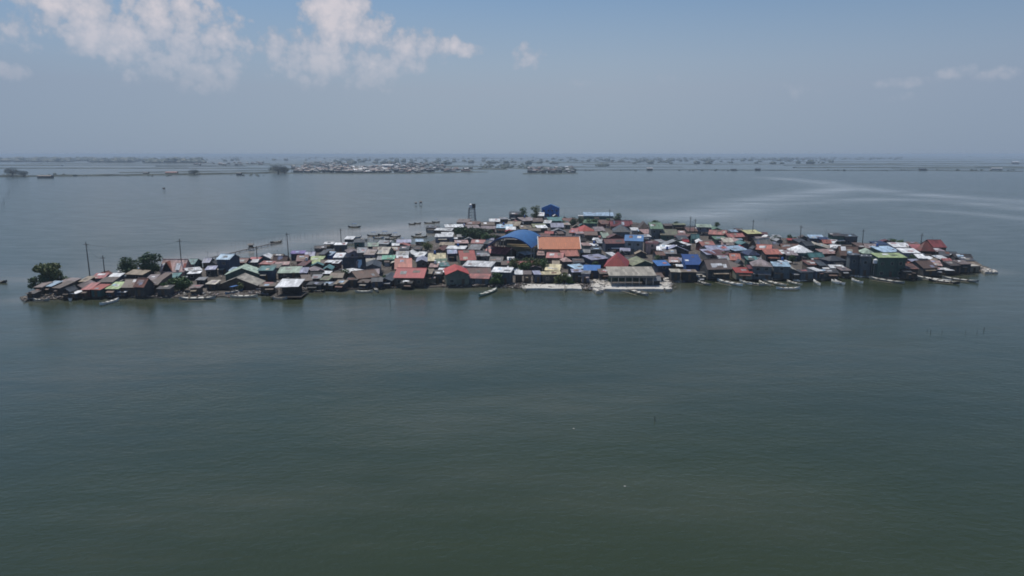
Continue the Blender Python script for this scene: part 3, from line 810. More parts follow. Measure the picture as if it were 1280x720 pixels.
# ------------------------------------------------------------------ ground of the island, aprons
def island(name, pts, top, mat, skirt=1.5, depth=-1.5):
    n = len(pts); c = sum((Vector(p) for p in pts), Vector((0, 0))) / n
    # outline subdivided and roughened
    out = []
    for i in range(n):
        a, b = Vector(pts[i]), Vector(pts[(i+1) % n]); L = (b - a).length; k = max(1, int(L / 3.0))
        for q in range(k):
            p = a.lerp(b, q / k); nn = Vector((b.y - a.y, a.x - b.x)).normalized()
            out.append(p + nn * U(-.6, .6))
    area = sum(out[i].x * out[i-1].y - out[i-1].x * out[i].y for i in range(len(out)))
    if area > 0: out.reverse()
    import bmesh
    bm = bmesh.new()
    ring = [bm.verts.new((p.x, p.y, top + U(-.05, .05))) for p in out]
    from mathutils.geometry import tessellate_polygon
    for tri in tessellate_polygon([[Vector((p.x, p.y, 0)) for p in out]]):
        try: bm.faces.new([ring[i] for i in tri])
        except ValueError: pass
    low = []
    for i, p in enumerate(out):
        a, b = out[i-1], out[(i+1) % len(out)]; d = (b - a); nn = Vector((d.y, -d.x)).normalized()
        low.append(bm.verts.new((p.x + nn.x * skirt * U(.5, 1.6), p.y + nn.y * skirt * U(.5, 1.6), depth)))
    for i in range(len(out)):
        j = (i + 1) % len(out); bm.faces.new((ring[i], low[i], low[j], ring[j]))
    bmesh.ops.recalc_face_normals(bm, faces=bm.faces)
    me = bpy.data.meshes.new(name); bm.to_mesh(me); bm.free(); me.materials.append(mat)
    o = bpy.data.objects.new(name, me); COL.objects.link(o); o['kind'] = 'structure'; return o
def ground_mat(name, c1, c2, c3):
    m, nt, b = newmat(name); tc = N(nt, 'ShaderNodeTexCoord')
    a = noise(nt, tc.outputs['Object'], .12, 6, .7); d = noise(nt, tc.outputs['Object'], 1.3, 5, .7)
    cc = mix(nt, ramp(nt, a.outputs[0], .4, .62), c1, c2); cc = mix(nt, ramp(nt, d.outputs[0], .5, .65), cc, c3)
    nt.links.new(cc, b.inputs['Base Color']); b.inputs['Roughness'].default_value = .95
    bp = N(nt, 'ShaderNodeBump'); bp.inputs['Distance'].default_value = .2; nt.links.new(d.outputs[0], bp.inputs['Height']); nt.links.new(bp.outputs[0], b.inputs['Normal'])
    return m
M_MUD = ground_mat('island_mud', (.075, .063, .053), (.12, .10, .085), (.05, .042, .036))
island('island_ground', poly, .3, M_MUD, .7)
M_APR = ground_mat('pale_concrete', (.52, .49, .45), (.6, .58, .54), (.33, .3, .27))
def apron(name, pxs, z, label=None, mat=None):
    pts = [at(x, y, z)[0].xy for x, y in pxs]; return island(name, pts, z, mat or M_APR, .3, -1.0)
apron('concrete_apron', [(757,357),(766,354),(832,354),(831,358),(829,361),(758,361)], .85)
apron('pavement_ledge', [(655,355),(726,355),(727,360.5),(655,360.5)], .7)
# sand and rubble banks
M_RUB = ground_mat('rubble_stone', (.55, .51, .46), (.62, .59, .54), (.3, .27, .24))
def rocks(name, pxs, n, s0, s1, mat=M_RUB, zc=.4, kind='stuff'):
    m = MB(); pts = [at(x, y, .3)[0] for x, y in pxs]
    for i in range(n):
        a = random.choice(pts); b = random.choice(pts); p = a.lerp(b, random.random()); p = p.lerp(random.choice(pts), random.random() * .5)
        s = U(s0, s1); vs = []
        for k in range(8):
            vs.append((p.x + s * (1 if k in (1,2,5,6) else -1) * U(.5, 1), p.y + s * (1 if k in (2,3,6,7) else -1) * U(.5, 1), zc + U(-.2,.3) + s * (.7 if k > 3 else -1.2) * U(.5, 1)))
        m.add(vs, [(0,3,2,1),(4,5,6,7),(0,1,5,4),(1,2,6,5),(2,3,7,6),(3,0,4,7)])
    o = m.build(name, mat); o['kind'] = kind; return o
rocks('rubble', [(738,352),(760,350),(764,358),(742,362),(748,366),(741,356)], 240, .25, 1.0)
rocks('rubble', [(820,350),(833,350),(839,362),(834,363),(826,356)], 200, .25, 1.0)
rocks('rubble', [(1222,334),(1240,338),(1232,341),(1246,341),(1226,338)], 130, .2, .7)
rocks('rubble', [(693,354),(705,352),(710,359),(698,360)], 60, .2, .6)

# ------------------------------------------------------------------ debris along the shore (uncountable clutter) and in the lanes
dm = MB()
fr = [at(x, y, .3)[0] for x, y in FRONT]
for i in range(5200):
    if i < 1500:
        a = random.randrange(len(fr) - 1); p = fr[a].lerp(fr[a+1], random.random()) + Vector((U(-2, 2), U(-1.5, 6), 0))
    else:
        y = U(225, 510); x = U(-.72, .72) * y; p = Vector((x, y, 0))
        if not inside(x, y): continue
    l = U(.4, 2.6); a = U(0, 3.14); w = U(.05, .35); z = .35 + (U(0, .6) if i < 1500 else U(0, 2.6) * random.random()); tl = U(-.4, .5)
    c, s = math.cos(a), math.sin(a)
    q = [Vector((p.x + c*l*u - s*w*v, p.y + s*l*u + c*w*v, z + tl*l*u*.5)) for u, v in ((-.5,-1),(.5,-1),(.5,1),(-.5,1))]
    dm.slab(q, U(.05, .3))
def debris_mat():
    m, nt, b = newmat('shore_debris'); tc = N(nt, 'ShaderNodeTexCoord')
    a = noise(nt, tc.outputs['Object'], .9, 2, .5)
    r = N(nt, 'ShaderNodeValToRGB'); nt.links.new(a.outputs[0], r.inputs[0])
    els = r.color_ramp.elements; r.color_ramp.interpolation = 'CONSTANT'
    els[0].position = 0; els[0].color = (.06,.05,.045,1); els[1].position = .42; els[1].color = (.2,.17,.14,1)
    for p, c in ((.5,(.1,.075,.06,1)),(.54,(.5,.5,.5,1)),(.58,(.05,.05,.06,1)),(.63,(.3,.13,.1,1)),(.67,(.6,.6,.58,1))):
        e = els.new(p); e.color = c
    nt.links.new(r.outputs[0], b.inputs['Base Color']); b.inputs['Roughness'].default_value = .9; return m
o = dm.build('debris', debris_mat()); o['kind'] = 'stuff'

# ------------------------------------------------------------------ trees
def leaf_mat(name, c):
    m, nt, b = newmat(name); g = N(nt, 'ShaderNodeNewGeometry')
    v, rnd, ob = seeded(nt)
    n1 = noise(nt, v, .8, 3)
    k = mth(nt, 'ADD', mth(nt, 'MULTIPLY', g.outputs['Random Per Island'], .6), mth(nt, 'MULTIPLY', n1.outputs[0], .5))
    cc = mix(nt, k, tuple(x * .5 for x in c), tuple(x * 1.5 for x in c)); nt.links.new(cc, b.inputs['Base Color'])
    b.inputs['Roughness'].default_value = .6; b.inputs['Specular IOR Level'].default_value = .25
    return m
LEAF = [leaf_mat('leaf_green', (.075, .135, .045)), leaf_mat('leaf_dark', (.055, .10, .042)), leaf_mat('leaf_olive', (.11, .135, .05))]
def tree(name, p, height, width, mat, n=900, flat=1.0, lab=None, group=None, bush=False):
    width *= 1.25; n = int(n * 1.6)
    root = empty(name, (p.x, p.y, p.z), U(0, 6))
    tr = MB(); th = height * .45
    tr.tube((0,0,0),(U(-.3,.3),U(-.3,.3),th), .05*width+.06, .03*width+.04)
    lobes = []
    for i in range(9):
        a = U(0, 6.28); rr = width / 2 * U(.25, .68); z = height * (U(.5, .84) if not bush else U(.25, .82))
        c = Vector((math.cos(a) * rr, math.sin(a) * rr, z)); lobes.append((c, width * U(.16, .27)))
        tr.tube((0,0,th*.9), c * .95, .03*width+.02, .02, n=5)
    lobes.append((Vector((0, 0, height * .83)), width * .25))
    tr.build('trunk', M_WOOD, root)
    cr = MB()
    for i in range(n):
        c, r = random.choice(lobes); d = Vector((random.gauss(0,1), random.gauss(0,1), random.gauss(0,1))).normalized() * r * (U(.55, 1.12))
        q = c + Vector((d.x, d.y, d.z * .72 * flat)); s = U(.2, .42) * (width / 6) ** .5
        u = Vector((random.gauss(0,1), random.gauss(0,1), random.gauss(0,.6))).normalized(); v = u.orthogonal().normalized()
        v = (Matrix.Rotation(U(0, 3.1), 3, u) @ v)
        cr.add([q - u*s, q - v*s*.6, q + u*s, q + v*s*.6], [(0,1,2,3)])
    cr.build('crown', mat, root)
    return root
TREES = [(58,329,362,32,2,2200,'large spreading tree with an umbrella crown at the left end'),(74,338,360,18,1,900,None),(45,346,362,14,1,600,None),
 (160,322,346,22,1,1400,None),(188,316,346,24,1,1500,None),(228,347,364,24,0,1000,None),(620,341,357,13,0,700,None),(655,258,277,11,1,700,None),
 (671,256,275,12,2,700,None),(576,283,299,14,1,600,None),(590,284,300,15,1,700,None),(612,287,303,15,0,700,None),(663,322,341,16,2,700,None),(649,324,340,14,2,600,None),
 (706,341,356,14,2,600,None),(680,322,343,13,0,600,None),(717,271,283,9,1,500,None),(726,271,283,9,1,500,None),(735,272,284,9,0,500,None),(743,273,284,8,0,400,None),
 (772,266,280,9,1,500,None),(534,303,313,14,2,500,None),(986,293,304,8,1,400,None),(969,294,305,9,1,400,None),(818,276,284,11,0,400,None),(1116,299,307,9,0,400,None),(1126,300,308,9,0,400,None),
 (535,334,352,10,0,400,None),(642,322,342,14,2,600,None),(671,323,342,14,2,600,None),(655,328,343,14,0,600,None),(580,286,300,12,1,500,None),(600,285,301,14,1,600,None),(607,291,304,12,0,500,None),(584,290,300,12,1,500,None),(760,273,283,8,0,400,None),(697,345,356,10,2,400,None),(713,345,356,8,0,400,None),(60,345,364,16,1,600,None),(208,352,368,10,0,400,None),(625,346,357,9,1,500,None),(846,276,286,8,1,300,None),(895,277,287,8,1,300,None),(432,336,350,9,0,350,None),(480,343,356,8,0,350,None),(385,346,358,8,2,300,None),(505,318,328,7,0,300,None),(745,326,338,8,0,350,None),(752,288,298,7,1,300,None),(850,300,310,7,0,300,None),(905,314,325,7,2,300,None),(990,318,330,8,0,300,None),(1062,330,344,8,1,300,None),(640,288,296,7,0,300,None),(705,276,284,7,0,300,None),(822,318,332,8,0,300,None),(945,333,346,7,1,300,None),(300,352,364,8,2,300,None),(1140,318,330,7,0,300,None),(1190,330,341,7,2,300,None),(170,358,369,8,0,300,None),(95,356,368,8,1,300,None),(993,296,304,7,1,300,None)]
for (x, y0, y1, w, mi, n, lab) in TREES:
    p, t = at(x, y1, .3); top = atY(x, y0, p.y)[0].z
    hgt = min(top - .3, 11.0); wd = w / F * t
    r = tree('tree', p, hgt, wd, LEAF[mi], n, .75 if x == 58 else 1.0, bush=(x != 58))
    px = proj((p.x, p.y, hgt * .7))
    if lab: tag(r, lab, 'tree', 'trees of the island village')
    else: THINGS.append([r, ['green', 'dark green', 'olive green'][mi] + ' leafy tree', px[0], px[1], 'tree', 'trees of the island village'])

# ------------------------------------------------------------------ poles, masts
def pole(px, y0, y1, arms=True):
    p, t = at(px, y1, .3); z = atY(px, y0, p.y)[0].z
    r = empty('utility_pole', (p.x, p.y, .2), U(-.5, .5))
    MB().tube((0,0,0),(U(-.25,.25),0,z), .2, .12, n=8).build('mast', M_POLE, r)
    if arms:
        MB().box(-.9,.9,-.06,.06,z-1.0,z-.85).build('crossarm', M_POLE, r)
    q = proj((p.x, p.y, z * .7)); THINGS.append([r, 'thin dark utility pole', q[0], q[1], 'pole', 'utility poles of the island village']); return (p.x, p.y, z - .8)
P_ = [pole(*a) for a in [(113,303,350),(228,299,344),(361,291,324),(862,271,296),(868,274,297),(1000,282,304),(1078,287,306),(132,320,352),(427,286,313),(487,292,312),(651,290,312),(762,262,284),(940,275,300),(322,308,332),(1150,292,312)]]
M_WIRE = plain_mat('cable', (.03,.03,.03), .7)
for a_, b_ in ((7, 0), (0, 1), (1, 2), (3, 4), (5, 6)):
    A_ = Vector(P_[a_]); B_ = Vector(P_[b_]); m = MB(); pv_ = A_
    for q in range(1, 9):
        f = q / 8; c_ = A_.lerp(B_, f) - Vector((0, 0, 4 * f * (1 - f) * 1.6)); m.tube(pv_, c_, .03, n=4); pv_ = c_
    o = m.build('power_cable', M_WIRE); tag(o, ['thin cable between the two leftmost utility poles','long thin cable between the left-end pole and the pole by the pink-and-white hall','long thin cable right of the pink-and-white hall','short thin cable between the twin poles behind the village','thin cable between the two poles behind the right half'][[(7,0),(0,1),(1,2),(3,4),(5,6)].index((a_, b_))], 'cable', 'power cables of the village')
def antenna(b):
    z = b['h'] + b['r'] * .5; x = b['X'] + U(-.3, .3) * b['w'] * .6
    y = b['Y'] + b['d'] * .5; L = U(2.2, 4.5)
    r = empty('tv_antenna', (x, y, z), U(0, 3))
    MB().tube((0,0,-.4),(0,0,L), .06, .05, n=5).build('mast', M_METAL, r)
    m = MB(); m.tube((-.8,0,L-.2),(.8,0,L-.2), .03, n=4)
    for q in range(5): m.tube((-.7+q*.35,-.45,L-.2),(-.7+q*.35,.45,L-.2), .025, n=4)
    m.build('aerial', M_METAL, r)
    q = proj((x, y, z + L)); THINGS.append([r, 'thin rooftop antenna mast', q[0], q[1], 'antenna', 'antenna masts on the village roofs'])
cands = [b for b in BUILDINGS if b['Y'] > 240 and b['k'] != 'H' and not b['name']]
for b in random.sample(cands, 46): antenna(b)
# tanks and drums on roofs and decks
def drum(b, i):
    z = b['h'] + b['r'] + .15; x = b['X'] + U(-.25, .25) * b['w']; y = b['Y'] + b['d'] * .9
    r = empty('water_drum', (x, y, 0), 0)
    MB().box(-.7, .7, -.5, .5, z-.12, z).build('platform', M_WOOD, r)
    for sx in (-.55, .55):
        for sy in (-.4, .4): MB().tube((sx, sy, .2), (sx, sy, z-.12), .05, n=4).build('leg', M_WOOD, r)
    blue = i % 3 != 0
    MB().tube((0,0,z),(0,0,z+1.1), .45, n=12).tube((0,0,z+1.1),(0,0,z+1.25), .4, .2, n=12).build('drum', M_BLUEP if blue else M_WHITEP, r)
    q = proj((x, y, z + .6)); THINGS.append([r, ('blue' if blue else 'white') + ' plastic water drum on a stand', q[0], q[1], 'drum', 'water drums of the village'])
for i, b in enumerate(random.sample([b for b in BUILDINGS if b['k'] == 'F' and b['Y'] > 250], 14)): drum(b, i)

# ------------------------------------------------------------------ boats
BOATM = {'white': plain_mat('boat_white', (.85,.86,.85), .5), 'green': plain_mat('boat_green', (.3,.42,.34), .5), 'dark': plain_mat('boat_dark', (.03,.035,.04), .5),
         'grey': plain_mat('boat_grey', (.34,.34,.32), .6), 'beige': plain_mat('boat_beige', (.62,.56,.45), .6), 'blue': plain_mat('boat_blue', (.10,.22,.36), .5)}
M_BDECK = plain_mat('boat_deck', (.62, .6, .55), .6, .5, 1.2)
def boat(name, L, B, mat, outr=True, cover=None, cabin=False):
    r = empty(name, (0, 0, 0)); n = 14; vs = []; fs = []
    for i in range(n + 1):
        u = i / n * 2 - 1; x = u * L / 2; w = B / 2 * max(.04, (1 - abs(u) ** 2.6)); sh = .42 + .38 * abs(u) ** 3; k = -.22 + .4 * abs(u) ** 4
        sec = [(-w, sh), (-w * .8, .1), (-w * .3, k), (w * .3, k), (w * .8, .1), (w, sh), (w * .86, sh - .03), (w * .62, .12), (-w * .62, .12), (-w * .86, sh - .03)]
        vs += [(x, a, c) for a, c in sec]
    m = 10
    for i in range(n):
        for k in range(m): fs.append((i*m+k, i*m+(k+1)%m, (i+1)*m+(k+1)%m, (i+1)*m+k))
    fs.append(tuple(range(m-1,-1,-1))); fs.append(tuple(n*m+k for k in range(m)))
    MB().add(vs, fs).build('hull', mat, r)
    dk = [(0, 0)]; MB().add([(x_, sy_ * B / 2 * .8 * (1 - abs(x_ / (L/2)) ** 2.6), .40 + .30 * abs(x_ / (L/2)) ** 3) for x_ in np.linspace(-L*.46, L*.46, 9).tolist() for sy_ in (-1, 1)],
        [(2*i, 2*i+2, 2*i+3, 2*i+1) for i in range(8)]).build('deck', M_BDECK, r)
    for q in range(3): MB().box(-.12, .12, -B*.38, B*.38, .47, .53).build('thwart', M_WOOD, r, loc=((q-1)*L*.22, 0, 0))
    if outr:
        for sy in (-1, 1):
            MB().tube((-L*.32, 0, 0), (L*.32, 0, .08), .07, n=6).build('outrigger', M_BAMBOO, r, loc=(0, sy*(B/2+1.1), .08))
        for sx in (-1, 1):
            MB().tube((0, -B/2-1.2, .2), (0, 0, .62), .05, n=5).tube((0, 0, .62), (0, B/2+1.2, .2), .05, n=5).build('cross_pole', M_BAMBOO, r, loc=(sx*L*.2, 0, 0))
    if cabin:
        for sx in (-1, 1):
            for sy in (-1, 1): MB().tube((sx*L*.14, sy*B*.38, .4), (sx*L*.14, sy*B*.38, 1.7), .05, n=4).build('canopy_post', M_BAMBOO, r)
        MB().box(-L*.18, L*.18, -B*.5, B*.5, 1.7, 1.78).build('canopy', ROOF[cover or 'blue'], r)
    return r
PROTO = {}
def put_boat(px, py, wpx, yaw, kind, outr=True, cabin=False, words='moored outrigger boat'):
    p, t = at(px, py, .15)
    if abs(yaw) > 6: yaw = math.degrees(math.atan(math.tan(R(yaw)) / ((H / t) * 1.15)))
    L = wpx / F * t / max(.25, abs(math.cos(R(yaw)))); L = min(13 if wpx >= 18 else 8, max(4.5, L))
    key = (kind, outr, cabin); B = max(.6, min(1.3, L * .11))
    if key not in PROTO: PROTO[key] = (boat('boat', 8.0, 1.0, BOATM[kind], outr, 'blue' if kind != 'grey' else 'grey', cabin)); o = PROTO[key]
    else: o = copy_tree(PROTO[key])
    o.location = (p.x, p.y, .12); o.rotation_euler = (0, 0, R(yaw)); o.scale = (L/8, max(1.1, B * 1.45), 1.3)
    THINGS.append([o, {'white':'white','green':'pale green','dark':'dark','grey':'grey','beige':'beige','blue':'blue'}[kind] + ' ' + words, px, py, 'boat', 'boats around the island'])
BO = [(137,378.5,14,52,'white',0,0),(247,374,44,5,'grey',1,0),(305,371.5,34,4,'beige',0,0),(293,366,12,30,'blue',0,1),(350,374,16,0,'grey',1,0),(232,370,14,-20,'dark',1,0),
 (610,366.5,25,25,'green',0,0),(655,361.5,9,-58,'beige',0,0),(707,361.5,9,55,'beige',0,0),(796,366,30,-26,'grey',1,0),(834,358,9,-70,'beige',0,0),
 (912,354.5,20,-22,'white',1,0),(932,354,14,-40,'white',1,0),(945,356,16,-12,'grey',1,0),(956,355.5,12,-50,'beige',0,0),(967,354.5,20,-32,'beige',1,0),(985,361.5,30,0,'white',1,0),
 (993,355,12,-35,'beige',0,0),(1021,354.5,7,62,'white',0,0),(1044,353.5,5,-75,'white',0,0),(1049.5,354,6,-68,'white',0,0),(1071.5,352.5,6,-60,'white',0,0),
 (1108,351.5,28,-18,'grey',1,0),(1165,349.5,30,-16,'white',1,0),(1180,353,26,-10,'dark',1,0),(1200,350.5,26,-14,'grey',1,0),(1172,351.5,22,-12,'beige',0,0),
 (443,284,16,0,'dark',1,1),(515,280.5,7,5,'dark',1,0),(522,279.5,6,0,'dark',1,0),(537,279,14,3,'dark',1,0),(545,278,10,-4,'dark',1,1),(524,296.5,20,2,'dark',1,0),(523,293,8,20,'grey',0,0),
 (467,295,16,4,'dark',1,1),(481,294,18,-3,'dark',1,1),(494,296,14,6,'dark',1,1),(473,298,14,0,'blue',1,0),(489,299,16,8,'dark',1,0),(455,300,12,-10,'grey',1,0),(447,297,10,20,'blue',0,0),(498,301,12,-6,'grey',1,0),
 (345,303,9,14,'dark',1,0),(503,303,10,0,'dark',1,1),(1,353,6,0,'dark',1,0),(88,375,10,-20,'white',0,0),(520,357,10,12,'grey',0,0),(398,365,18,5,'dark',1,0),(455,365.5,22,3,'beige',0,0),(470,363,10,-30,'grey',0,0),(565,283,8,0,'grey',1,0),(52,376,20,4,'grey',1,0),(880,355,12,-30,'grey',1,0)]
for x, y, w, a, k, o_, c in BO: put_boat(x, y, w, a, k, bool(o_), bool(c), ('outrigger boat' if o_ else 'narrow boat') + (' with a canopy' if c else ''))

# thin stakes in the water
def stake(px, y0, y1, words='thin dark stake standing in the open water', rad=.07):
    p, t = at(px, y1, 0); z = atY(px, y0, p.y)[0].z; z = max(.8, min(z, 5))
    o = MB().tube((0,0,-1),(U(-.15,.15),0,z), rad, rad*.8, n=5).build('stake', M_POLE, loc=(p.x, p.y, 0))
    THINGS.append([o, words, px, (y0+y1)/2, 'stake', 'fish pen stakes in the water'])
for a in [(488,370,381),(957,272,277),(913,362,370),(1163,413.5,416),(1230,410.5,413),(819,524.5,526),(405,360,366),(940,366,372)]: stake(*a)
for i in range(16):
    f = i / 15; stake(22 - 26 * f + U(-1.5, 1.5), 222 + 40 * f - 7 + U(-1, 1), 226 + 44 * f, 'thin stake in the long row of fish pen stakes', .09)
for i in range(34):
    f = i / 33; x = 290 + 150 * f; stake(x + U(-1,1), 306 - 17 * f - U(2, 5), 307.5 - 17 * f + U(-.5,.5), 'thin stake in the fence of stakes behind the village', .06)
for i in range(4): stake(1160 + i * 22 + U(-6, 6), 413.5 + U(-2, 2), 416 + U(-2, 2), 'thin stake in water right of the village', .04)

# walkway of planks to the left behind the village (long dark line)
a, _ = at(262, 323, .5); b, _ = at(352, 302, .5); d = (b - a); r = empty('walkway', (a.x, a.y, 0), math.atan2(d.y, d.x)); L = d.xy.length
MB().box(0, L, -.6, .6, .55, .72).build('deck', M_WOOD, r)
for q in range(14): MB().tube((0,0,-1),(0,0,.55), .12, n=5).build('post', M_WOOD, r, loc=(L*q/13, .4 if q % 2 else -.4, 0))
tag(r, 'long low timber walkway running across the shallows behind the village', 'walkway')
# stilted lookout in the water by it
def lookout(px, py, words, name='fishing_hut', s=1.0, col='tan'):
    p, t = at(px, py, 0); r = empty(name, (p.x, p.y, 0), U(-.2, .2))
    for sx in (-1, 1):
        for sy in (-1, 1): MB().tube((sx*1.5*s, sy*1.3*s, -1), (sx*1.3*s, sy*1.1*s, 2.0*s), .12*s, n=5).build('stilt', M_WOOD, r)
    MB().box(-1.9*s, 1.9*s, -1.6*s, 1.6*s, 2.0*s, 2.15*s).build('floor_deck', M_WOOD, r)
    MB().box(-1.3*s, 1.3*s, -1.1*s, 1.1*s, 2.15*s, 3.8*s).build('wall', WALL['br'], r)
    MB().slab([(-1.8*s,-1.6*s,3.8*s),(1.8*s,-1.6*s,3.8*s),(1.8*s,0,4.8*s),(-1.8*s,0,4.8*s)], .1).slab([(-1.8*s,.004,4.8*s),(1.8*s,.004,4.8*s),(1.8*s,1.6*s,3.8*s),(-1.8*s,1.6*s,3.8*s)], .1).build('roof', ROOF[col], r)
    tag(r, words, 'hut', 'stilted fishing huts out on the water')
lookout(314, 313, 'tiny stilted fishing hut beside the walkway behind the village', s=.7, col='slate')
lookout(520, 256.5, 'left of the two tiny stilted fish traps in open water beyond the village', s=.62, col='slate')
lookout(526, 256, 'right of the two tiny stilted fish traps in open water beyond the village', s=.72, col='slate')
lookout(205, 238, 'low dark fish pen hut alone in the far left water', s=.8, col='slate')

# ------------------------------------------------------------------ far shore
M_FARLAND = ground_mat('far_land', (.045, .06, .045), (.08, .085, .06), (.03, .04, .03))
def bank(pxs, thick, top=1.2, name='far_bank'):
    """long low earth bank through the points"""
    m = MB(); pts = []
    for i in range(len(pxs) - 1):
        a = at(*pxs[i])[0]; b = at(*pxs[i+1])[0]; k = max(2, int((b-a).length / 25))
        for q in range(k): pts.append(a.lerp(b, q / k))
    pts.append(at(*pxs[-1])[0]); vs = []
    for i, p in enumerate(pts):
        d = (pts[min(i+1, len(pts)-1)] - pts[max(i-1, 0)]); nn = Vector((-d.y, d.x, 0)).normalized(); w = thick * U(.6, 1.3)
        z = top * U(.7, 1.2)
        vs += [p - nn * w * .5 + Vector((0,0,-.5)), p - nn * w * .3 + Vector((0,0,z)), p + nn * w * .3 + Vector((0,0,z)), p + nn * w * .5 + Vector((0,0,-.5))]
    fs = []
    for i in range(len(pts) - 1):
        for k in range(3): fs.append((i*4+k, i*4+4+k, i*4+5+k, i*4+1+k))
    o = m.add(vs, fs).build(name, M_FARLAND); o['kind'] = 'structure'; return o
bank([(-60,221.5),(60,220.5),(240,218.3),(345,216.2)], 26, 3.0)
bank([(150,216),(260,214.4),(345,213)], 14, 1.5)
bank([(340,216.6),(420,217.2),(520,217),(600,215)], 60, 1.2)
bank([(655,217.3),(690,217.6),(718,217)], 40, 1.4)
bank([(600,211),(640,210.4),(690,212)], 40, 1.8)
bank([(720,212.8),(860,212.4),(1000,213.2),(1160,213.2),(1340,215)], 9, 1.4)
bank([(980,207),(1100,206.6),(1200,207.6),(1340,210)], 9, 1.6)
for i in range(46):
    y = 196.3 + (i / 46) ** 1.6 * 16; L = U(60, 420); x = U(-120, 1320); 
    bank([(x, y), (x + L, y + U(-.25, .25))], U(8, 45), U(.8, 2.5))
# foliage along the far banks: a far-off wood that reads as one mass
M_FARLEAF = leaf_mat('leaf_far', (.035, .055, .042))
def clumps(name, spans, n, s0, s1, mat):
    m = MB()
    for i in range(n):
        x0, x1, y0, y1 = random.choice(spans); px = U(x0, x1); p, t = at(px, U(y0, y1), 0)
        s = U(s0, s1); hh = s * U(.6, 1.0)
        k = 7; vs = [(p.x, p.y, hh * 1.0)]
        for ring, (rr, zz) in enumerate(((.55, .85), (1.0, .45), (.8, 0.0))):
            for q in range(k):
                a = 6.283 * q / k; g = U(.75, 1.2); vs.append((p.x + math.cos(a)*s*rr*g, p.y + math.sin(a)*s*rr*g, hh*zz*U(.85,1.1)))
        fs = [(0, 1+q, 1+(q+1)%k) for q in range(k)]
        for ring in range(2):
            o_ = 1 + ring*k; fs += [(o_+q, o_+k+q, o_+k+(q+1)%k, o_+(q+1)%k) for q in range(k)]
        m.add(vs, fs)
    o = m.build(name, mat); o['kind'] = 'stuff'; return o
clumps('mangroves', [(0,90,200.5,202.5),(110,175,200.5,203),(180,255,201.5,204),(40,120,200,201.5)], 420, 14, 30, M_FARLEAF)
clumps('mangroves', [(340,357,212,216)], 60, 4, 10, M_FARLEAF)
clumps('mangroves', [(600,660,205.5,211),(660,720,210,216),(380,420,203,207),(745,760,206,208)], 240, 4, 9, M_FARLEAF)
clumps('far_woods', [(-80,1360,195.6,197.5),(200,640,197,202),(700,900,197.5,202.5),(760,1040,199,205),(940,1130,197,200),(0,300,196,200),(420,700,199,206)], 560, 6, 20, M_FARLEAF)
clumps('bank_scrub', [(0,345,218.5,220.5),(10,22,219,221),(232,250,218,218.4),(720,1280,212.6,213.6),(340,600,212,216.5)], 260, 2.0, 4.5, M_FARLEAF)
# far settlements, several hundred tiny roofs
def far_roofs():
    m = {k: MB() for k in ('white', 'mauve', 'rust', 'slate', 'grey', 'paleblue')}
    spans = [(365,480,209,216.5,210),(430,530,209,216.2,170),(530,590,211,215.5,40),(480,560,205,210,70),(660,716,210,216.5,70),(380,440,203,209,60),(240,330,203,207,40),(60,200,198.5,201,30),(960,1040,198,201,60),(1000,1100,196.8,199,50),(640,980,197,200,80),(0,640,196.5,198.5,120)]
    for x0, x1, y0, y1, n in spans:
        for i in range(n):
            p, t = at(U(x0, x1), U(y0, y1), 0); w = U(5, 13); d = U(5, 9); h = U(3, 6.5); r = U(.8, 1.8); x, y = p.x, p.y
            k = random.choice(['white'] + ['slate'] * 10 + ['rust'] * 4 + ['mauve'] * 2 + ['grey'])
            m[k].add([(x-w/2,y,0),(x+w/2,y,0),(x+w/2,y+d,0),(x-w/2,y+d,0),(x-w/2,y,h),(x+w/2,y,h),(x+w/2,y+d,h),(x-w/2,y+d,h),(x-w/2,y+d/2,h+r),(x+w/2,y+d/2,h+r)],
                     [(0,1,5,4),(2,3,7,6),(1,2,6,9,5),(3,0,4,8,7),(4,5,9,8),(6,7,8,9)])
    me_v = []; me_f = []; mi = []; mats = []
    for j, (k, b) in enumerate(m.items()):
        n0 = len(me_v); me_v += b.v; me_f += [tuple(i + n0 for i in f) for f in b.f]
        for q in range(len(b.f)): mi.append(2*j + (1 if q % 6 >= 4 else 0))
        mats += [WALL['dk'] if j % 2 else WALL['gy'], ROOF[k]]
    me = bpy.data.meshes.new('far_settlement'); me.from_pydata(me_v, [], me_f); me.update()
    for q in mats: me.materials.append(q)
    me.polygons.foreach_set('material_index', mi)
    o = bpy.data.objects.new('far_settlement', me); COL.objects.link(o); o['kind'] = 'stuff'
far_roofs()
def far_house(px, py, w, h, col, wall, label, d=8):
    p, t = at(px, py, 0); r = empty('far_house', (p.x, p.y, 0), U(-.1,.1))
    roof_and_wall(r, 'S', w, d, h, h*.3, ROOF[col], WALL[wall], z0=-.3, ov=.6, t=.2)
    tag(r, label, 'house', 'lone buildings on the far banks')
far_house(57, 222.6, 24, 4.2, 'tan', 'dk', 'low tan-roofed house on the far left bank', 12)
far_house(215, 218.2, 26, 5, 'pinkred', 'mr', 'faded red-roofed house on the far bank above the pink-and-white hall')
far_house(812, 213, 16, 6, 'white', 'dk', 'lone white-topped dark house on the far bank, centre right')
far_house(917, 213.2, 14, 3.5, 'slate', 'dk', 'low dark house on the far bank, left of a similar one')
far_house(947, 213.2, 14, 4.5, 'slate', 'dk', 'taller dark house on the far bank, right of a similar one')
far_house(1153, 213.2, 18, 4.5, 'slate', 'dk', 'dark slate-roofed house on the far right bank')
far_house(1245, 212.5, 32, 5, 'white', 'wh', 'long bright white-roofed house on the far right bank')
far_house(1269, 205, 30, 9, 'white', 'gy', 'distant white-roofed house near the right edge, beyond the far bank')
far_house(485, 210, 36, 9, 'white', 'wh', 'big white-roofed hall in the middle of the far settlement', 26)
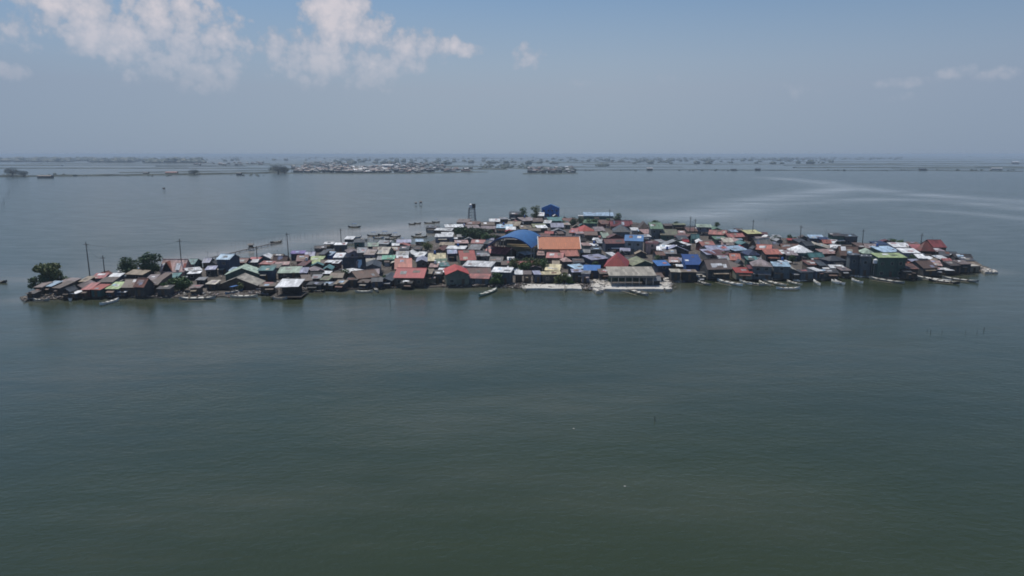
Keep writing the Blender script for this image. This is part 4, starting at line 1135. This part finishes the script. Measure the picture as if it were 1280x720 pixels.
far_house(299, 219, 10, 4.5, 'slate', 'dk', 'tiny dark hut at the right end of the far left bank')
far_house(183, 218.4, 10, 4.5, 'slate', 'dk', 'tiny dark hut on the far bank, left of the faded red-roofed one')
for x, y, w, h, lab in ((16,221,34,16,'lone round tree at the left end of the far bank'),(30,221,20,10,'smaller low tree beside the round tree on the far bank'),(243,218.6,24,10,'low tree on the far bank right of the red-roofed house'),(348,217,44,18,'big dark tree clump at the left end of the far settlement'),(356,217,30,14,'lower dark tree beside the big clump at the far settlement')):
    p, t = at(x, y, 0); r = tree('tree', p, h, w * .8, M_FARLEAF, 900); tag(r, lab, 'tree', 'trees on the far banks')

# ------------------------------------------------------------------ water
def seg_dist(X, Y, a, b):
    dx, dy = b[0]-a[0], b[1]-a[1]; L2 = dx*dx + dy*dy
    t = np.clip(((X-a[0])*dx + (Y-a[1])*dy) / L2, 0, 1)
    return np.hypot(X - a[0] - t*dx, Y - a[1] - t*dy)
az = np.concatenate([np.linspace(-45, 45, 500), np.linspace(46.5, 313.5, 120)])
az = np.radians(az)
rr = np.concatenate([[0.0], np.geomspace(12, 24000, 330)])
A, RR = np.meshgrid(az, rr); X = RR * np.sin(A); Y = RR * np.cos(A)
na, nr = len(az), len(rr)
co = np.stack([X, Y, np.zeros_like(X)], -1).reshape(-1, 3)
idx = np.arange(nr * na).reshape(nr, na); nx = np.roll(idx, -1, 1)
faces = np.stack([idx[:-1], nx[:-1], nx[1:], idx[1:]], -1).reshape(-1, 4)[:, ::-1]
me = bpy.data.meshes.new('water'); me.from_pydata(co.tolist(), [], faces.tolist()); me.update()
silt = np.zeros(X.shape)
def streak(px, wid, amt):
    global silt
    P = [at(x, y)[0] for x, y in px]; D = np.full(X.shape, 1e9)
    for i in range(len(P) - 1): D = np.minimum(D, seg_dist(X, Y, P[i].xy, P[i+1].xy))
    silt = np.maximum(silt, amt * np.exp(-(D / wid) ** 2))
streak([(215,331),(300,314),(380,300),(440,292),(500,285),(560,274)], 22, .62)
streak([(-40,345),(60,348),(170,336),(300,318)], 16, .35)
streak([(440,300),(520,292)], 24, .9); streak([(620,268),(760,264),(880,270),(1000,288)], 30, .3)
P = [at(x, y)[0].xy for x, y in FRONT]; D = np.full(X.shape, 1e9)
for i in range(len(P) - 1): D = np.minimum(D, seg_dist(X, Y, P[i], P[i+1]))
silt = np.maximum(silt, .28 * np.exp(-(D / 9) ** 2))
streak([(60,470),(260,445),(430,432),(560,440)], 16, .10); streak([(-100,430),(80,415),(300,408)], 12, .07)
streak([(560,520),(760,500),(900,470),(1100,440)], 14, .06); streak([(200,640),(600,600),(1000,640)], 9, .035); streak([(900,400),(1100,392),(1300,396)], 16, .07)
streak([(30,390),(300,388),(600,380),(900,372),(1200,362)], 26, .075)
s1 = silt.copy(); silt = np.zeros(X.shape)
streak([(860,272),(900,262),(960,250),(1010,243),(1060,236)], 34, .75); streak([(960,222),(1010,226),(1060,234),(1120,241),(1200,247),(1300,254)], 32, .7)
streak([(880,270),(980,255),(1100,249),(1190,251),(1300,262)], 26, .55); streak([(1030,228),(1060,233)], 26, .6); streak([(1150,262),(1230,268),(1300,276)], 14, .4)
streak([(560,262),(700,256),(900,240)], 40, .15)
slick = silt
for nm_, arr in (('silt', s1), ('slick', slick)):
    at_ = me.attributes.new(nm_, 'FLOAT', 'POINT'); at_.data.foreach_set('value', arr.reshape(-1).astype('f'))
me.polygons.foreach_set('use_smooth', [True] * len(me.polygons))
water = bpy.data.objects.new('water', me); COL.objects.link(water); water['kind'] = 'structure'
m, nt, b = newmat('water')
tc = N(nt, 'ShaderNodeTexCoord'); V = tc.outputs['Object']
sil = N(nt, 'ShaderNodeAttribute', attribute_name='silt').outputs['Fac']; slk = N(nt, 'ShaderNodeAttribute', attribute_name='slick').outputs['Fac']
mp = N(nt, 'ShaderNodeMapping'); mp.inputs['Scale'].default_value = (.006, .016, 1); nt.links.new(V, mp.inputs[0])
big = noise(nt, mp.outputs[0], 1.0, 5, .6)
mp3 = N(nt, 'ShaderNodeMapping'); mp3.inputs['Scale'].default_value = (.05, .22, 1); mp3.inputs['Rotation'].default_value = (0, 0, R(16)); nt.links.new(V, mp3.inputs[0])
st = noise(nt, mp3.outputs[0], 1.0, 4, .6)
wob = mth(nt, 'ADD', mth(nt, 'MULTIPLY', big.outputs[0], 1.2), mth(nt, 'MULTIPLY', st.outputs[0], .8))   # about 1.0
cc = mix(nt, ramp(nt, big.outputs[0], .3, .7), (.0225, .033, .0145), (.035, .0475, .023))
sf = mth(nt, 'MULTIPLY', sil, ramp(nt, wob, .75, 1.2, .2, 1.3), True)
cc = mix(nt, sf, cc, (.30, .275, .25))
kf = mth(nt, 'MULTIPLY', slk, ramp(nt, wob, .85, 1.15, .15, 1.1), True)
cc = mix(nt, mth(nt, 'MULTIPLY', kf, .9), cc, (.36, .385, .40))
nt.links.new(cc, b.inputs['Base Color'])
b.inputs['IOR'].default_value = 1.33; b.inputs['Specular IOR Level'].default_value = .5
nt.links.new(ramp(nt, st.outputs[0], .3, .7, .10, .22), b.inputs['Roughness'])
w1 = N(nt, 'ShaderNodeMapping'); w1.inputs['Scale'].default_value = (.55, 1.0, 1); w1.inputs['Rotation'].default_value = (0, 0, R(-20)); nt.links.new(V, w1.inputs[0])
n1 = noise(nt, w1.outputs[0], 1.1, 4, .6); n2 = noise(nt, w1.outputs[0], .22, 3, .5)
hgt = mth(nt, 'ADD', mth(nt, 'MULTIPLY', n1.outputs[0], .22), mth(nt, 'MULTIPLY', n2.outputs[0], .3))
spp = N(nt, 'ShaderNodeSeparateXYZ'); nt.links.new(V, spp.inputs[0])
openw = ramp(nt, spp.outputs[1], 350, 1100, 1.0, 2.1)      # bigger chop on the open water beyond the island
gust0 = mth(nt, 'MULTIPLY', ramp(nt, wob, .75, 1.25, .55, 1.2), ramp(nt, kf, 0, 1, 1, .45))
gust = mth(nt, 'MULTIPLY', gust0, openw)
bp = N(nt, 'ShaderNodeBump'); bp.inputs['Distance'].default_value = 1.0
nt.links.new(mth(nt, 'MULTIPLY', gust, .5), bp.inputs['Strength']); nt.links.new(hgt, bp.inputs['Height']); nt.links.new(bp.outputs[0], b.inputs['Normal'])
me.materials.append(m)
# floating scraps
for x, y, words in ((717,536,'pale floating scrap in the near water, the higher of two'),(781,608,'pale floating scrap in the near water, the lower of two')):
    p, t = at(x, y, 0); o = MB().box(-.14,.14,-.05,.05,-.03,.05).box(-.05,.06,-.1,.1,-.02,.03).build('floating_scrap', M_BDECK, loc=(p.x, p.y, .02)); tag(o, words, 'scrap', 'floating scraps')

# ------------------------------------------------------------------ haze
hz = MB().box(-24500, 24500, -24500, 24500, -3, H + 2.5).build('haze', bpy.data.materials.new('haze_air')); hz['kind'] = 'stuff'
hm = hz.data.materials[0]; hm.use_nodes = True; nt = hm.node_tree; nt.nodes.clear()
o_ = nt.nodes.new('ShaderNodeOutputMaterial'); pv = nt.nodes.new('ShaderNodeVolumePrincipled')
pv.inputs['Color'].default_value = (.61, .755, .925, 1); pv.inputs['Density'].default_value = .000145; pv.inputs['Anisotropy'].default_value = 0.0
nt.links.new(pv.outputs[0], o_.inputs['Volume'])

# ------------------------------------------------------------------ sky, clouds
SUN_EL, SUN_AZ = R(64), R(-35)     # azimuth measured from +Y towards +X
w = bpy.data.worlds.new('World'); sc.world = w; w.cycles.sampling_method = 'MANUAL'; w.cycles.sample_map_resolution = 256; w.use_nodes = True; nt = w.node_tree; nt.nodes.clear()
wo = nt.nodes.new('ShaderNodeOutputWorld'); bg = nt.nodes.new('ShaderNodeBackground'); nt.links.new(bg.outputs[0], wo.inputs[0])
sky = nt.nodes.new('ShaderNodeTexSky'); sky.sky_type = 'NISHITA'; sky.sun_disc = False; sky.sun_elevation = SUN_EL; sky.sun_rotation = SUN_AZ
sky.air_density = 1.0; sky.dust_density = .7; sky.ozone_density = 1.5; sky.altitude = 0
SKY_STR = .072
tc = nt.nodes.new('ShaderNodeTexCoord'); sp = nt.nodes.new('ShaderNodeSeparateXYZ'); nt.links.new(tc.outputs['Generated'], sp.inputs[0])
azn = mth(nt, 'ARCTAN2', sp.outputs[0], sp.outputs[1]); el = mth(nt, 'ARCSINE', sp.outputs[2])
def azel(px, py):
    d = ray(px, py).normalized(); return math.atan2(d.x, d.y), math.asin(d.z)
cb = nt.nodes.new('ShaderNodeCombineXYZ'); nt.links.new(azn, cb.inputs[0]); nt.links.new(el, cb.inputs[1])
nz = noise(nt, cb.outputs[0], 17, 10, .6); nz2 = noise(nt, cb.outputs[0], 55, 6, .6)
vo = nt.nodes.new('ShaderNodeTexVoronoi'); vo.feature = 'SMOOTH_F1'; vo.inputs['Scale'].default_value = 38; vo.inputs['Smoothness'].default_value = .35; vo.inputs['Detail'].default_value = 3; vo.inputs['Roughness'].default_value = .55
nt.links.new(cb.outputs[0], vo.inputs['Vector'])
turb = mth(nt, 'ADD', mth(nt, 'MULTIPLY', mth(nt, 'SUBTRACT', nz.outputs[0], .5), 3.4), mth(nt, 'ADD', mth(nt, 'MULTIPLY', mth(nt, 'SUBTRACT', nz2.outputs[0], .5), 1.2), mth(nt, 'MULTIPLY', mth(nt, 'SUBTRACT', .42, vo.outputs['Distance']), 1.7)))
# px, py, rx, ry, weight
CL = [(95,12,42,30,1),(130,40,40,34,1),(160,62,44,26,.9),(215,18,50,38,1),(205,45,50,30,.95),(265,55,34,30,.95),(285,80,26,20,.7),(230,78,50,24,.75),(25,40,30,18,.45),(10,90,22,10,.3),
 (355,60,26,20,.85),(425,26,32,32,1.3),(455,40,30,28,1),(405,72,62,28,1.05),(465,85,34,22,.8),(505,62,40,24,.9),(545,58,34,12,.75),(585,62,22,9,.6),(250,100,60,16,.5),(430,98,60,20,.5),(662,72,20,13,.95),(722,102,16,7,.4),(830,100,16,7,.35),(1130,103,34,7,.3),(1195,90,18,8,.5),(1245,93,26,8,.35),(1010,108,34,12,.3),(1120,123,20,7,.3)]
acc = None
for x, y, rx, ry, wt in CL:
    a0, e0 = azel(x, y)
    dx = mth(nt, 'MULTIPLY', mth(nt, 'SUBTRACT', azn, a0), F / rx * .92); dy = mth(nt, 'MULTIPLY', mth(nt, 'SUBTRACT', el, e0), F / ry * .98)
    q = mth(nt, 'SUBTRACT', 1.0, mth(nt, 'ADD', mth(nt, 'MULTIPLY', dx, dx), mth(nt, 'MULTIPLY', dy, dy)))
    q = mth(nt, 'MULTIPLY', mth(nt, 'MAXIMUM', q, -3.0), 1.0)
    q = mth(nt, 'ADD', q, (wt - 1) * 1.2)
    acc = q if acc is None else mth(nt, 'MAXIMUM', acc, q)
field = mth(nt, 'ADD', mth(nt, 'ADD', acc, turb), 1.05)
alpha = ramp(nt, field, -.4, .45)
# cloud bases melt into the haze low over the horizon
lowfade = ramp(nt, el, R(3.2), R(9.5))
nshade = mth(nt, 'ADD', mth(nt, 'MULTIPLY', ramp(nt, nz.outputs[0], .36, .64), .5), mth(nt, 'MULTIPLY', ramp(nt, vo.outputs['Distance'], .55, .15), .5))
edge = ramp(nt, field, .1, 1.6)
bright = mth(nt, 'ADD', mth(nt, 'MULTIPLY', nshade, .35), mth(nt, 'MULTIPLY', edge, .45))
ccol = mix(nt, bright, (.34, .40, .50), (.84, .74, .74))
ccol_s = mix(nt, 1.0, ccol, (1/SKY_STR,)*3, 'MULTIPLY')
veil = ramp(nt, el, R(5), R(15.5), 1.0, 0.0)
vlo = mix(nt, ramp(nt, el, R(0), R(7)), (.284, .350, .448), (.336, .392, .482))
vlo = mix(nt, 1.0, vlo, mix(nt, ramp(nt, mth(nt, 'ABSOLUTE', azn), R(8), R(38)), (1, 1, 1), (.84, .87, .93)), 'MULTIPLY')
vcol = mix(nt, 1.0, vlo, (1/SKY_STR,)*3, 'MULTIPLY')
skyt = mix(nt, 1.0, sky.outputs[0], (.70, .95, 1.12), 'MULTIPLY')
base = mix(nt, mth(nt, 'MULTIPLY', veil, .92), skyt, vcol)
tot = mix(nt, mth(nt, 'MULTIPLY', mth(nt, 'MULTIPLY', alpha, lowfade), .93), base, ccol_s)
nt.links.new(tot, bg.inputs[0]); bg.inputs[1].default_value = SKY_STR
# sun
ld = bpy.data.lights.new('sun', 'SUN'); ld.energy = 3.6; ld.angle = R(.5); ld.color = (1, .95, .87)
so = bpy.data.objects.new('sun', ld); COL.objects.link(so); so.location = (0, 0, 200)
sd = Vector((math.sin(SUN_AZ) * math.cos(SUN_EL), math.cos(SUN_AZ) * math.cos(SUN_EL), math.sin(SUN_EL)))
so.rotation_euler = sd.to_track_quat('Z', 'Y').to_euler()

# ------------------------------------------------------------------ labels
ORD = ['', 'first', 'second', 'third', 'fourth', 'fifth', 'sixth', 'seventh', 'eighth', 'ninth', 'tenth', 'eleventh', 'twelfth', 'thirteenth', 'fourteenth', 'fifteenth', 'sixteenth', 'seventeenth', 'eighteenth', 'nineteenth', 'twentieth']
def relation(x, y, skip):
    best = None
    for lx, ly, wds in LANDMARKS:
        dx, dy = x - lx, y - ly; dd = math.hypot(dx, dy * 2.2)
        if dd < 5: continue
        if best is None or dd < best[0]: best = (dd, dx, dy, wds)
    dd, dx, dy, wds = best
    if abs(dx) > abs(dy) * 2.0: rel = 'right of' if dx > 0 else 'left of'
    elif dy < 0: rel = 'behind'
    else: rel = 'in front of'
    return f'{rel} the {wds}'
groups = {}; USED = set()
for th in THINGS:
    r, base, x, y, cat, grp = th
    if 'row of fish pen stakes' in base or 'fence of stakes' in base or 'right of the village' in base: key = base
    else:
        rl = relation(x, y, None); 
        if cat == 'stake': key = base.replace(' standing in the open water', '') + ', ' + rl
        elif cat == 'boat': key = base + ' ' + rl
        else: key = base + ', ' + rl
    if ' over ' in key and len(key.split()) > 12:
        i0 = key.index(' over '); key = key[:i0] + key[key.index(' walls') + 6:]
    if len(key.split()) > 12: key = key.replace('pink-and-white', 'pink').replace(' house with ', ' house, ').replace(' shed with ', ' shed, ')
    groups.setdefault(key, []).append(th)
for key, lst in groups.items():
    lst.sort(key=lambda t: t[2]); n = len(lst)
    for i, th in enumerate(lst):
        r, base, x, y, cat, grp = th
        lab = key
        if n > 1:
            if n == 2: o1 = ['the left one', 'the right one'][i]
            elif i < n / 2: o1 = 'leftmost of its kind' if i == 0 else f'{ORD[i+1]} from the left'
            else: o1 = 'rightmost of its kind' if i == n-1 else f'{ORD[n-i]} from the right'
            lab = f'{key}, {o1}'
        if len(lab.split()) > 16 and ' over ' in lab:
            i0 = lab.index(' over '); i1 = lab.index(' walls') + 6; lab = lab[:i0] + lab[i1:]
        if len(lab.split()) > 16: lab = lab.replace(' of its kind', '').replace('small shed, white', 'white')
        if len(lab.split()) > 16: lab = lab.replace('pink-and-white', 'pink').replace(' house with ', ' house, ').replace(' shed with ', ' shed, ')
        while len(lab.split()) > 16 and 'stilt house' in lab and 'two-storey' in lab: lab = lab.replace('two-storey ', '')
        if lab in USED: print('DUP', lab)
        USED.add(lab); tag(r, lab[0].lower() + lab[1:], cat, grp)

# ------------------------------------------------------------------ render settings
sc.render.engine = 'CYCLES'
sc.view_settings.view_transform = 'Standard'; sc.view_settings.look = 'None'; sc.view_settings.gamma = 1; sc.view_settings.exposure = 0.0
sc.cycles.use_denoising = True
try: sc.cycles.denoiser = 'OPENIMAGEDENOISE'
except Exception: pass
sc.cycles.max_bounces = 5; sc.cycles.diffuse_bounces = 3; sc.cycles.glossy_bounces = 3; sc.cycles.volume_bounces = 0; sc.cycles.filter_width = 1.8
sc.render.film_transparent = False
